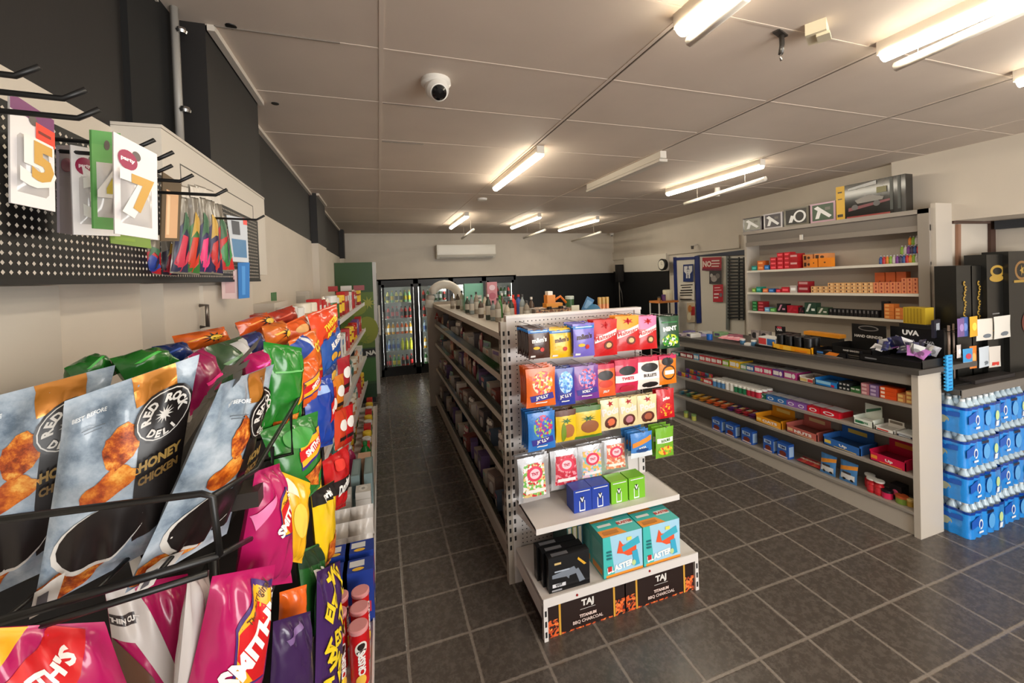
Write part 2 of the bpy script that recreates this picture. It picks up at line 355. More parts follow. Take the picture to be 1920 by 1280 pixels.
b = MB().lathe([(.03, -.05), (.045, -.02), (.045, 0)], WHITE, 14); p = at(1147, 437, Z=ZC-.02); o = tag(b.build('dome_camera', loc=p), 'small white dome camera in the far right ceiling corner', 'security camera')
kid(MB().lathe([(.001, -.068), (.02, -.06), (.028, -.05)], BLACK, 12).build('camera_lens'), o)

# ---------------------------------------------------------------- products
PROTOS = []
class Proto:
    def __init__(s, o, cat): s.o = o; s.used = False; s.cat = cat; PROTOS.append(s)
    def put(s, loc, rot, label, group=None, scale=None):
        if s.used:
            o = dup(s.o)
            if 'group' in o: del o['group']
        else: o = s.o; s.used = True
        o.location = loc; o.rotation_euler = rot if isinstance(rot, tuple) else (0, 0, rot)
        o.scale = scale or (1, 1, 1)
        return tag(o, label, s.cat, group)
def carton(name, w, d, h, col, front=(), top=(), side=(), cat='box', rough=.4):
    mt = col if not isinstance(col, tuple) else M(col, rough)
    b = MB().box(-w/2, -d/2, 0, w/2, d/2, h, mt)
    if front: b.face(front, (-w/2, -d/2, 0), (w, 0, 0), (0, 0, h))
    if top: b.face(top, (-w/2, -d/2, h), (w, 0, 0), (0, d, 0))
    if side:
        b.face(side, (-w/2, d/2, 0), (0, -d, 0), (0, 0, h)); b.face(side, (w/2, -d/2, 0), (0, d, 0), (0, 0, h))
    return Proto(b.build(name), cat)
def pouch_S(w, h, t, seal=.06, pinch=.05, seed=0, hang=True, corners=None):
    def S(u, v, e, back=False):
        vv = max(0, min(1, (v-seal)/(1-2*seal)))
        bl = (sin(pi*min(1, max(0, u)))**.55)*(sin(pi*vv)**.5 if not hang else (sin(pi*vv)**.45)*(1.05-.3*vv))
        wr = .10*t*sin(19*u+seed*1.7+3*v)*exp(-((vv-.92)/.18)**2)+.10*t*sin(23*u+seed)*exp(-((vv-.08)/.16)**2)+.05*t*noise.noise(Vector((u*5+seed, v*6, seed)))
        pin = 1-pinch*(sin(pi*vv)**.6)
        off = (t/2)*bl*(1 if bl > 0 else 0)+wr*min(1, bl*3)
        if back: off = -off*.8
        uu = .5+(u-.5)*pin
        if corners:
            tl, tr, br, bl_ = corners
            P = (bl_*(1-uu)+br*uu)*(1-v)+(tl*(1-uu)+tr*uu)*v
            n = ((tr-tl)+(br-bl_)).cross((tl-bl_)+(tr-br)).normalized()
            return P+n*(off+e)
        return Vector(((uu-.5)*w, -(off+e), v*h))
    return S
def pouch_mesh(w, h, t, base, arts=(), back=None, seal=.06, nu=10, nv=14, seed=0, pinch=.05, hang=True, corners=None, eps=.0006):
    S = pouch_S(w, h, t, seal, pinch, seed, hang, corners)
    b = MB()
    for bk in (False, True):
        vs = [S(i/nu, j/nv, .0 if bk else .0002, bk) for j in range(nv+1) for i in range(nu+1)]
        fs = [(j*(nu+1)+i, j*(nu+1)+i+1, (j+1)*(nu+1)+i+1, (j+1)*(nu+1)+i) for j in range(nv) for i in range(nu)]
        if bk: fs = [q[::-1] for q in fs]
        b.add(vs, fs, base if not bk else (back or base), True)
    b.art(arts, lambda u, v, e: S(min(1, max(0, u)), min(1, max(0, v)), e+(.0012 if corners else 0)), w, h, (nu, nv), eps)
    return b
def pouch(name, w, h, t, base, arts=(), cat='snack bag', **k):
    if isinstance(base, tuple): base = M(base, .3, 'foil')
    return Proto(pouch_mesh(w, h, t, base, arts, **k).build(name), cat)
def bottle(name, r, h, body, cap, label=None, neck=.35, cat='bottle', n=12, lab=(.2, .55)):
    B = M(body, .25) if isinstance(body, tuple) else body; C = M(cap, .4); Lb = M(label, .4) if label else B
    o = MB().lathe([(r*.85, 0), (r, h*.03), (r, h*lab[0]), (r*1.01, h*lab[0]), (r*1.01, h*lab[1]), (r, h*lab[1]), (r, h*.6), (r*.75, h*.74), (r*neck, h*.84), (r*neck, h*.9)], [B, B, B, Lb, B, B, B, B, B], n).build(name)
    kid(MB().lathe([(r*neck*1.15, h*.9), (r*neck*1.15, h)], C, n).build('cap'), o)
    return Proto(o, cat)
def tub(name, r, h, body, lid, n=12, cat='tub', band=None):
    o = MB().lathe([(r*.95, 0), (r, h*.05), (r, h*.2), (r, h*.62), (r, h*.72)], [M(body, .35), M(body, .35), M(band or body, .35), M(body, .35)], n).build(name)
    kid(MB().lathe([(r*1.04, h*.72), (r*1.04, h*.97), (r*.95, h)], M(lid, .35), n).build('lid'), o)
    return Proto(o, cat)

# ---------------------------------------------------------------- centre gondola
def slots(b, x, y, z0, z1, nx, step=.05, w=.012, h=.026, eps=.0008):
    """dark keyhole slots down an upright; nx: outward normal ('-y','-x')"""
    z = z0
    while z+h < z1:
        if nx == '-y': b.box(x-w/2, y-eps, z, x+w/2, y+.001, z+h, DKSLOT)
        elif nx == '+x': b.box(x-.001, y-w/2, z, x+eps, y+w/2, z+h, DKSLOT)
        else: b.box(x-eps, y-w/2, z, x+.001, y+w/2, z+h, DKSLOT)
        z += step
GW = M((222, 216, 212), .35, name='white powder coat'); GB = M((176, 166, 154), .45, name='beige powder coat')
GX0, GX1, GY0, GTOP = .69, 1.605, 2.24, 1.56
endo = empty('gondola_end_unit', 'white pegboard end unit of the middle aisle facing the camera, hung with lolly bags', 'display shelf', (1.15, GY0, 0))
def cl(b, name, par, m=None): # child built in world coordinates
    o = b.build(name); o.parent = par; o.location = -Vector(par.location); KIDS.setdefault(par.name, []).append(o)
    return o
b = MB().box(GX0, GY0, 0, GX0+.045, GY0+.05, GTOP, GW); slots(b, GX0+.012, GY0, .25, 1.5, '-y'); cl(b, 'upright', endo)
b = MB().box(GX1-.045, GY0, 0, GX1, GY0+.05, GTOP, GW); slots(b, GX1-.012, GY0, .25, 1.5, '-y'); cl(b, 'upright', endo)
b = MB().box(GX0+.045, GY0+.01, .2, GX1-.045, GY0+.03, GTOP, GW)
for i in range(32):
    for j in range(52):
        x = GX0+.06+i*.0256; z = .22+j*.0256
        if .2 < x and (x < GX0+.17 or z > 1.49 or z < .5): b.box(x-.003, GY0+.0092, z-.003, x+.003, GY0+.011, z+.003, DKSLOT)
cl(b, 'pegboard_panel', endo)
b = MB().box(GX0-.002, GY0-.005, GTOP-.012, GX1+.002, GY0+.05, GTOP+.004, GW); cl(b, 'top_rail', endo)
b = MB().box(GX0+.03, 1.945, .472, GX1+.015, GY0, .484, GW).box(GX0+.03, 1.94, .455, GX1+.015, 1.948, .486, GW)
for x in (GX0+.03, GX1+.013): b.add([(x, 1.95, .455), (x, GY0, .40), (x, GY0, .49), (x, 1.95, .49)], [(0, 1, 2, 3)], GW)
cl(b, 'shelf', endo)
b = MB().box(.702, 1.828, .185, 1.638, GY0, .205, GW).box(.702, 1.824, .168, 1.638, 1.832, .212, GW)
for x in (.702, 1.618): b.box(x, 1.826, 0, x+.022, 1.85, .17, GW); slots(b, x+.011, 1.826, .02, .17, '-y', .052, .01, .028)
for x in (.702, 1.632): b.box(x, 1.84, .1, x+.006, GY0, .19, GW)
cl(b, 'base_shelf', endo)
for px, py in ((1082, 1115), (1218, 1070), (1182, 876)):
    if px != 1182:
        p = at(px, py, Y=1.823); tag(MB().lathe([(.006, 0), (.006, .002)], M((150, 18, 22), .4), 12).build('price_dot', loc=p, rot=0), f'round red sticker on the front lip of the base shelf, {"left" if px < 1100 else "right"} one', 'sticker').rotation_euler = (radians(90), 0, 0)

def hookrow(x, z, y0):
    b = MB().tube([(x, GY0+.01, z), (x, y0, z), (x, y0-.012, z+.012)], .0025, CHROME, 6); cl(b, 'hook', endo)

# taj charcoal cartons standing under the base shelf
R = 'r'; E_ = 'e'; T_ = 't'
EMBER = M((190, 70, 25), .6, 'speck', c2=((60, 20, 12), (225, 95, 35), (30, 14, 10), (240, 130, 60)), sc=90)
TJ = M((38, 22, 18), .35)
def tajfront(): return [('p', [(.0, 0), (1, 0), (.93, .10), (.8, .05), (.2, .04), (.08, .12), (0, .04)], EMBER), ('r', .0, 0, .13, .52, EMBER), ('r', .135, 0, .16, 1, (214, 160, 60)),
    ('r', .87, 0, 1, .5, EMBER), ('r', .84, 0, .865, 1, (214, 160, 60)), ('t', 'TAJ', .5, .74, .26, 0, 1.1, (225, 220, 214)), ('r', .40, .57, .60, .585, (200, 195, 190)), ('t', 'TITANIUM', .5, .38, .10, 0, 1.0, (225, 200, 190)), ('t', 'BBQ CHARCOAL', .5, .22, .12, 0, 1.0, (230, 205, 195))]
taj = carton('charcoal_carton', .44, .3, .165, TJ, tajfront(), cat='charcoal box')
taj.put((.728+.22, 1.84+.15, 0), 0, 'black charcoal carton with ember print under the end unit base shelf, left one', 'charcoal cartons under the base shelf')
taj.put((1.176+.22, 1.84+.15, 0), 0, 'black charcoal carton with ember print under the end unit base shelf, right one', 'charcoal cartons under the base shelf')
# toy gun boxes (black), three deep
GUNA = [('p', [(.08, .5), (.62, .62), (.66, .52), (.72, .54), (.88, .15), (.74, .12), (.66, .40), (.5, .38), (.48, .3), (.42, .38), (.08, .40)], (120, 128, 140)), ('r', .14, .56, .5, .60, (175, 185, 200)),
        ('r', .08, .14, .40, .24, (215, 215, 220)), ('r', .14, .78, .30, .84, (210, 180, 120)), ('p', [(.72, .86), (.92, .62), (.86, .60), (.7, .80)], (225, 170, 50)), ('r', .06, .04, .3, .09, (150, 150, 155)), ('t', 'TOY', .24, .2, .08, 8, 1, (25, 25, 28))]
gun = carton('toy_pistol_box', .225, .045, .175, (16, 16, 19), GUNA, [('r', .1, .2, .5, .7, (90, 90, 95))], cat='toy box', rough=.25)
for i in range(3): gun.put((.86-.012*i, 1.875+.05*i, .206), -.02, f'black toy pistol box on the base shelf, {nth(i, 3, "front")} of three', 'black toy pistol boxes')
# teal blaster boxes 2 x 3
TEAL = (70, 190, 185); OR = (235, 150, 50)
BA = [('r', 0, 0, 1, 1, (165, 210, 235)), ('p', [(0, 0), (.28, 0), (.18, 1), (0, 1)], TEAL), ('r', .06, 0, 1, .07, OR), ('p', [(.34, .55), (.42, .85), (.5, .72), (.74, .72), (.84, .62), (.84, .42), (.62, .42), (.5, .5)], (232, 90, 50)),
      ('p', [(.46, .68), (.9, .84), (.94, .66), (.5, .54)], (60, 175, 200)), ('p', [(.72, .5), (.86, .52), (.92, .14), (.78, .12)], (60, 170, 205)), ('r', .6, .8, .72, .88, (240, 225, 90)),
      ('t', 'BLASTER', .42, .22, .15, 6, 1.0, (250, 250, 250)), ('r', .1, .16, .2, .28, (190, 45, 45)), ('e', .76, .22, .05, .07, (190, 215, 150)), ('r', .08, .62, .2, .66, (40, 110, 120)), ('r', .08, .54, .2, .58, (40, 110, 120)), ('r', .08, .46, .2, .5, (40, 110, 120))]
BT = [('p', [(0, 0), (.62, 0), (.5, .45), (0, .45)], OR), ('r', .58, .5, .95, .8, (235, 240, 238)), ('t', 'BLASTER', .77, .65, .16, 0, 1, (200, 60, 50)), ('r', .08, .12, .45, .32, (190, 120, 40)), ('r', .08, .62, .42, .78, (235, 235, 230))]
blast = carton('toy_blaster_box', .238, .125, .215, TEAL, BA, BT, [('r', .1, .3, .9, .8, (120, 205, 200)), ('r', .1, .05, .9, .2, OR)], cat='toy box', rough=.3)
for c in range(2):
    for r in range(3):
        blast.put((1.168+.245*c, 1.905+.128*r, .206), 0, f'teal and orange toy blaster box, {"left" if c == 0 else "right"} column, {["front", "middle", "back"][r]} one', 'toy blaster boxes on the base shelf')
for i in range(3):
    carton('book_box', .03, .2, .2, [(60, 100, 95), (120, 120, 60), (50, 90, 110)][i], [('r', .2, .1, .8, .9, (180, 170, 150))], cat='box').put((.95+.032*i, 2.13, .206), 0, f'thin upright toy box behind the black pistol boxes, {nth(i, 3)}')
# shelf cartons: 2 navy, 2 lime
def drinkart(c): return [('r', .3, .04, .62, .5, (235, 240, 245)), ('r', .34, .1, .58, .86, c), ('e', .46, .55, .10, .14, (20, 22, 30)), ('t', 'V', .46, .55, .2, 0, 1, (240, 240, 240)), ('r', .1, .9, .9, .94, (230, 230, 235))]
for i in range(2):
    if i == 0: nv = carton('drink_carton', .11, .09, .125, (28, 62, 165), drinkart((28, 62, 165))); lm = carton('drink_carton', .108, .09, .125, (120, 190, 40), drinkart((120, 190, 40)))
    pp = at(1093+34*i, 945, Y=1.995); nv.put((pp.x, 2.04, .4845), 0, f'navy blue drink carton on the end unit shelf, {"left" if i == 0 else "right"} one', 'drink cartons on the end unit shelf')
    pp = at(1162+33*i, 935, Y=1.995); lm.put((pp.x, 2.04, .4845), 0, f'lime green drink carton on the end unit shelf, {"left" if i == 0 else "right"} one', 'drink cartons on the end unit shelf')

# hanging lolly bags: box in the photo of the frontmost, plane Y, how many deep
W_ = (245, 240, 235)
MM = lambda c, tx: [('r', 0, .84, 1, .94, (40, 120, 200)), ('r', .1, .88, .9, .91, (200, 225, 240)), ('t', "m&m's", .5, .62, .17, 4, .95, tx), ('e', .35, .36, .16, .05, (235, 190, 40)), ('e', .62, .3, .10, .07, (205, 50, 40)), ('r', .08, .06, .3, .12, W_)]
MALT = lambda top: [('r', 0, .62, 1, 1, top), ('p', [(.02, .52), (.98, .74), (.98, .58), (.02, .36)], (250, 235, 230)), ('t', 'Maltesers', .5, .55, .12, 12, 1.15, (200, 20, 30)), ('e', .6, .3, .2, .12, (110, 40, 22)), ('e', .6, .3, .12, .07, (235, 190, 130)), ('s', .5, .85, .25, .1, 6, (190, 20, 30))]
JOL = lambda c, mix: [('e', .55, .62, .36, .3, mix), ('p', [(.1, .3), (.9, .36), (.95, .2), (.15, .14)], (60, 55, 150)), ('t', 'JOLLY', .52, .25, .11, 6, 1.2, W_), ('r', .3, .1, .7, .13, W_)]
PODS = lambda c: [('t', 'Pods', .5, .62, .24, 6, 1.1, (235, 225, 220)), ('e', .5, .25, .34, .2, (90, 40, 28)), ('e', .5, .27, .2, .12, c), ('s', .5, .86, .2, .1, 5, (170, 20, 30))]
NATC = lambda c, t, tc: [('r', 0, .84, 1, 1, (200, 30, 70)), ('r', .0, .3, 1, .52, (250, 245, 240)), ('e', .5, .66, .36, .14, (20, 18, 18)), ('t', t, .5, .42, .10, 0, 1.05, tc), ('e', .5, .12, .34, .09, c)]
SIL = lambda c1, mix: [('p', [(.12, .12), (.88, .1), (.84, .85), (.16, .85)], mix), ('e', .52, .62, .26, .17, (225, 60, 90)), ('e', .52, .62, .17, .11, (245, 205, 215)), ('t', 'TNT', .52, .62, .07, 0, 1, (200, 40, 80)), ('r', .2, .2, .8, .28, W_)]
CM = lambda *c, s=80: M(c[0], .35, 'speck', c2=c[1:], sc=s)
SILV = M((205, 205, 208), .2, 'foil', metal=.6)
ROWS = [
 (991, 613, 1029, 674, 6, 'chocolate_bag', (70, 38, 28), MM((70, 38, 28), W_), 'dark brown', 'in the top row, leftmost'),
 (1032, 613, 1074, 672, 3, 'chocolate_bag', (240, 190, 20), MM((240, 190, 20), (90, 50, 30)), 'yellow', 'in the top row'),
 (1074, 605, 1113, 671, 4, 'chocolate_bag', (120, 105, 200), MM((120, 105, 200), (70, 40, 50)), 'lavender blue', 'in the top row'),
 (1113, 597, 1155, 669, 3, 'chocolate_bag', (205, 20, 25), MALT((205, 35, 25)), 'all red', 'in the top row'),
 (1157, 590, 1198, 659, 3, 'chocolate_bag', (205, 22, 25), MALT((250, 160, 25)), 'orange and red', 'in the top row'),
 (1198, 591, 1231, 656, 3, 'chocolate_bag', (205, 22, 25), MALT((245, 130, 175)), 'pink and red', 'in the top row'),
 (1238, 592, 1273, 655, 3, 'mint_bag', (20, 70, 35), [('t', 'MINT', .5, .62, .14, 4, 1.2, W_), ('e', .5, .25, .42, .2, CM((60, 150, 40), (235, 240, 225), (20, 90, 40), (200, 215, 60))), ('r', .1, .8, .9, .84, (40, 120, 60))], 'dark green', 'in the top row, rightmost'),
 (987, 686, 1040, 766, 4, 'lolly_bag', (232, 105, 30), JOL(0, CM((240, 190, 60), (225, 60, 50), (250, 150, 60), (230, 230, 190), (220, 90, 110))), 'orange', 'in the second row, leftmost'),
 (1040, 688, 1076, 762, 3, 'lolly_bag', (45, 60, 160), JOL(0, CM((120, 190, 235), (70, 130, 220), (190, 220, 245))), 'royal blue', 'in the second row'),
 (1076, 683, 1122, 752, 3, 'lolly_bag', (120, 55, 150), JOL(0, CM((210, 70, 110), (100, 130, 220), (230, 150, 190), (80, 60, 160))), 'purple', 'in the second row'),
 (1117, 680, 1153, 745, 2, 'lolly_bag', (235, 95, 40), [('r', 0, .86, 1, 1, (200, 30, 70)), ('e', .5, .66, .4, .15, (35, 25, 25)), ('e', .5, .4, .36, .12, (215, 60, 30)), ('t', 'JELLY', .5, .16, .09, 0, 1, W_)], 'orange and pink', 'in the second row'),
 (1153, 671, 1196, 737, 2, 'lolly_bag', (205, 30, 75), NATC((190, 40, 60), 'TWISTS', (200, 30, 70)), 'crimson', 'in the second row'),
 (1195, 666, 1239, 731, 2, 'lolly_bag', (240, 225, 215), NATC((30, 22, 20), 'BULLETS', (60, 40, 35)), 'cream and black liquorice', 'in the second row'),
 (1236, 664, 1268, 722, 2, 'lolly_bag', (235, 125, 20), [('r', 0, .88, 1, 1, (200, 40, 90)), ('e', .45, .8, .34, .14, (25, 20, 20)), ('e', .5, .42, .4, .26, (60, 30, 20)), ('e', .5, .42, .33, .2, (240, 140, 30)), ('r', .25, .36, .8, .5, W_)], 'orange with black oval', 'in the second row, rightmost'),
 (990, 768, 1040, 848, 4, 'lolly_bag', (45, 120, 200), JOL(0, CM((220, 60, 90), (120, 60, 160), (150, 200, 90), (60, 90, 200))), 'mid blue', 'in the third row, leftmost'),
 (1042, 765, 1079, 830, 2, 'lolly_bag', (235, 195, 30), [('r', 0, .82, 1, 1, (95, 50, 30)), ('s', .5, .66, .3, .1, 7, (60, 110, 40)), ('e', .6, .34, .3, .22, (175, 110, 60)), ('e', .35, .3, .12, .3, (120, 150, 40))], 'yellow and brown', 'in the third row'),
 (1078, 757, 1127, 824, 2, 'lolly_bag', (230, 190, 30), [('r', 0, .84, 1, 1, (70, 110, 40)), ('s', .5, .62, .3, .1, 8, (40, 90, 35)), ('e', .55, .36, .34, .2, (150, 90, 50)), ('r', 0, 0, 1, .08, (80, 120, 45))], 'yellow with green band', 'in the third row'),
 (1127, 745, 1161, 808, 2, 'chocolate_bag', (235, 215, 165), PODS((225, 110, 70)), 'cream with orange', 'in the third row'),
 (1161, 742, 1195, 803, 2, 'chocolate_bag', (235, 215, 165), PODS((190, 120, 130)), 'cream with mauve', 'in the third row'),
 (1195, 737, 1230, 796, 2, 'chocolate_bag', (235, 215, 165), PODS((170, 90, 60)), 'cream with brown', 'in the third row'),
 (1232, 727, 1263, 787, 2, 'lolly_bag', (200, 18, 32), [('t', 'Jaffas', .5, .68, .12, 6, 1.2, W_), ('e', .5, .3, .4, .22, CM((200, 18, 32), (240, 170, 50), (220, 50, 40)))], 'scarlet', 'in the third row, rightmost'),
 (972, 850, 1029, 945, 3, 'foil_sweet_bag', SILV, SIL(0, CM((230, 200, 130), (210, 60, 60), (245, 240, 235), (120, 190, 90))), 'silver foil with mixed sweets', 'in the bottom row, leftmost'),
 (1034, 838, 1088, 921, 2, 'foil_sweet_bag', SILV, SIL(0, CM((210, 60, 80), (235, 150, 160), (200, 40, 60))), 'silver foil with red sweets', 'in the bottom row'),
 (1085, 828, 1133, 905, 2, 'foil_sweet_bag', SILV, SIL(0, CM((235, 200, 215), (130, 200, 200), (240, 190, 100))), 'silver foil with pastel sweets', 'in the bottom row'),
 (1130, 818, 1176, 888, 2, 'foil_sweet_bag', SILV, SIL(0, CM((240, 150, 110), (245, 220, 200), (225, 110, 90))), 'silver foil with peach sweets', 'in the bottom row'),
 (1183, 806, 1222, 860, 4, 'lolly_bag', (60, 130, 205), [('r', 0, 0, 1, .22, (235, 240, 245)), ('p', [(.05, .6), (.95, .85), (.95, .66), (.05, .42)], (240, 140, 40)), ('t', 'SODA', .5, .4, .1, 10, 1, W_), ('e', .5, .3, .3, .08, (30, 70, 130))], 'sky blue', 'in the bottom row'),
 (1229, 797, 1262, 860, 3, 'lolly_bag', (120, 180, 45), [('r', .05, .5, .95, .66, W_), ('t', 'SOURS', .5, .58, .09, 5, 1.1, (60, 120, 30)), ('e', .5, .25, .4, .16, CM((235, 200, 60), (220, 80, 50), (130, 190, 60)))], 'lime green', 'in the bottom row, rightmost'),
]
for k, (x0, y0, x1, y1, n, nm, col, arts, cn, where) in enumerate(ROWS):
    Yf = 2.19-.034*n-.02
    p0 = at(x0, y1, Y=Yf); p1 = at(x1, y0, Y=Yf); w_ = p1.x-p0.x; h_ = p1.z-p0.z
    pr = pouch(nm, w_, h_, .026, col, arts, seal=.05, seed=k, nu=8, nv=10)
    hookrow(p0.x+w_/2, p1.z+.004, Yf-.02)
    for i in range(n):
        kind = nm.replace('_', ' ').replace('foil sweet bag', 'bag')
        lab = f'{cn} {kind} {where}' + (', frontmost on its hook' if i == 0 else f', {ORD[i]} on its hook')
        pr.put((p0.x+w_/2+RN.uniform(-.002, .002), Yf+.034*i, p0.z+RN.uniform(-.002, .002)), (RN.uniform(-.03, .03), 0, RN.uniform(-.05, .05)), lab, 'lolly and chocolate bags on the end unit hooks')

# ---------------------------------------------------------------- drinks fridges in the back wall
FR = M((16, 16, 17), .4); GLS = M((235, 240, 238), .05, 'clear', name='fridge glass')
COOLIN = M((196, 200, 198), .5); LED = M((255, 250, 240), .4, 'emit', sc=14)
DRK = [((150, 200, 150), (230, 200, 40)), ((60, 110, 60), (240, 240, 240)), ((230, 220, 120), (40, 60, 50)), ((235, 110, 50), (240, 240, 240)), ((180, 40, 35), (20, 20, 20)),
       ((150, 170, 190), (60, 90, 160)), ((200, 205, 60), (230, 230, 60)), ((40, 24, 18), (200, 30, 35)), ((90, 160, 90), (240, 220, 60)), ((240, 180, 60), (250, 250, 250))]
BP = []
for i, (c, l) in enumerate(DRK): BP.append(bottle('drink_bottle', .031, .22, c, l, label=l, n=9))
FX0, PITCH_ = -.01, .665
fr = empty('drinks_fridge', 'black framed walk-in drinks fridge with four lit glass doors in the back wall', 'fridge', (1.3, 7.9, 0))
NB = 4; FX1 = FX0+PITCH_*NB
b = MB().box(FX0, 8.46, 0, FX1, 8.5, 1.8, COOLIN).box(FX0-.03, 7.9, 0, FX0, 8.5, 1.8, COOLIN).box(FX1, 7.9, 0, FX1+.03, 8.5, 1.8, COOLIN).box(FX0, 7.9, 1.76, FX1, 8.5, 1.8, COOLIN).box(FX0, 7.9, -.02, FX1, 8.5, .1, COOLIN)
cl(b, 'cabinet', fr)
b = MB().box(FX0, 7.84, 1.70, FX1, 7.9, 1.775, FR).box(FX0, 7.84, 0, FX1, 7.9, .13, FR)
for k in range(NB+1): b.box(FX0+PITCH_*k-(.045 if k else 0), 7.84, 0, FX0+PITCH_*k+.045, 7.9, 1.775, FR)
cl(b, 'frame', fr)
SHZ = [.14, .45, .76, 1.06, 1.36]
for k in range(NB):
    xa, xb = FX0+PITCH_*k+.05, FX0+PITCH_*(k+1)-.05
    b = MB().box(xa, 7.82, .13, xa+.045, 7.84, 1.70, FR).box(xb-.045, 7.82, .13, xb, 7.84, 1.70, FR).box(xa, 7.82, .13, xb, 7.84, .18, FR).box(xa, 7.82, 1.65, xb, 7.84, 1.70, FR).box(xa+.04, 7.828, .17, xb-.04, 7.832, 1.66, GLS)
    d = cl(b, 'glass_door', fr)
    b = MB().box(xa-.0+.01, 7.79, .8, xa+.025, 7.82, 1.2, M((160, 160, 160), .3)); h = b.build('handle'); h.parent = d
    cl(MB().box(xb-.02, 7.92, .2, xb, 7.935, 1.64, LED).box(xa, 7.92, .2, xa+.014, 7.93, 1.64, LED), 'light_strip', fr)
    for s, z in enumerate(SHZ):
        cl(MB().box(xa-.04, 7.95, z-.012, xb+.04, 8.4, z, M((190, 190, 190), .4)), 'shelf', fr)
        if k > 1 and s < 3: continue
        for j in range(7):
            t = [[7, 7, 8, 8, 4, 4, 7], [5, 5, 5, 5, 6, 6, 6], [9, 9, 9, 3, 3, 3, 9], [4, 4, 7, 7, 4, 4, 4], [0, 2, 0, 2, 2, 0, 0]][s][j] if k == 0 else [[1, 1, 8, 8, 8, 8, 1], [3, 9, 3, 9, 9, 3, 9], [5, 5, 7, 5, 7, 7, 7], [4, 4, 9, 9, 4, 4, 4], [1, 4, 1, 4, 1, 1, 4]][s][j]
            BP[t].put((xa+.03+j*.078, 8.0, z), RN.uniform(0, 3), f'drink bottle behind the {["first", "second", "third", "fourth"][k]} fridge door, {["bottom", "fourth", "third", "second", "top"][s]} shelf, {nth(j, 7)}', 'bottles in the wall fridge')

# ---------------------------------------------------------------- green drinks fridge
p = Vector((-.325, 6.3, 0))
gf = empty('display_fridge', 'tall green drinks fridge with lime print at the end of the left shelving', 'fridge', p)
GRN = M((48, 82, 40), .4)
b = MB().box(-.27, 0, .08, .24, .62, 2.06, GRN).box(-.25, .02, 0, .22, .6, .08, BLACK)
b.face([('r', 0, .0, 1, .10, (25, 60, 25)), ('r', 0, .30, 1, .36, (16, 20, 16)), ('r', .1, .37, 1, .78, (92, 120, 40)), ('e', .8, .5, .3, .1, (140, 150, 40)), ('e', .5, .66, .3, .05, (130, 145, 45)), ('t', 'NA', .88, .33, .034, 6, 1.1, (235, 235, 230)), ('r', .1, .12, 1, .29, (60, 110, 45)),
        ('s', .85, .7, .2, .05, 9, (160, 165, 60)), ('s', .7, .44, .2, .05, 9, (120, 140, 40))], (-.27, 0, .08), (.51, 0, 0), (0, 0, 1.98))
kid(b.build('body'), gf)
b = MB().box(.24, 0, .12, .29, .62, 2.06, M((205, 205, 205), .4)); b.box(.291, .06, .2, .292, .56, 1.9, M((40, 50, 45), .1)); kid(b.build('door'), gf)
kid(MB().box(.30, .01, .98, .325, .035, 1.42, WHITE).box(.29, .015, 1.0, .31, .03, 1.02, WHITE).box(.29, .015, 1.38, .31, .03, 1.4, WHITE).build('handle'), gf)

# ---------------------------------------------------------------- middle gondola run
run = empty('gondola_shelving', 'long two-sided beige aisle shelving with clear-fronted shelves running towards the fridges', 'display shelf', (1.15, 4, 0))
GY1 = 5.75
b = MB().box(1.13, GY0+.05, 0, 1.17, GY1, 1.43, GB); cl(b, 'centre_panel', run)
b = MB().box(.70, GY0+.06, .02, 1.6, GY1, .15, GB); cl(b, 'base_plinth', run)
b = MB().box(.62, GY1, 0, 1.62, GY1+.03, 1.46, GB); b.box(.71, GY1-.002, 1.26, .80, GY1, 1.38, GB)
b.face([('p', [(.0, 0), (1, 0), (.5, 1)], (165, 40, 30)), ('r', .3, .25, .7, .4, (220, 200, 190))], (.72, GY1-.004, 1.22), (.07, 0, 0), (0, 0, .10)); cl(b, 'end_panel', run)
b = MB()
for y in (2.29, 3.2, 4.1, 5.0): b.box(1.10, y, 0, 1.13, y+.03, 1.45, GB); slots(b, 1.10, y+.015, .2, 1.4, '-x')
cl(b, 'upright', run)
b = MB().box(.655, GY0+.0, 0, .69, GY0+.045, 1.53, GB); slots(b, .655, GY0+.02, .2, 1.5, '-x'); slots(b, .672, GY0, .2, 1.5, '-y'); cl(b, 'corner_upright', run)
GS = [(.15, .70), (.53, .72), (.88, .72), (1.15, .72), (1.42, .72)]
CLR = M((228, 228, 222), .1, 'clear', sc=12, name='clear shelf front')
for k, (z, x) in enumerate(GS):
    for sgn in (0, 1):
        xa, xb = (x, 1.13) if not sgn else (1.17, 1.60)
        xf = xa if not sgn else xb
        b = MB().box(xa, GY0+.06, z-.02, xb, GY1, z, GB).box(xf-.004, GY0+.06, z-.03, xf+.004, GY1, z+.012, M((196, 188, 176), .4)); sh = cl(b, 'shelf', run)
        if k in (0, 1, 2, 3) and not sgn: f_ = MB().box(xf-.002, GY0+.08, z+.012, xf+.001, GY1-.2, z+.075, CLR).build('clear_guard'); f_.parent = sh
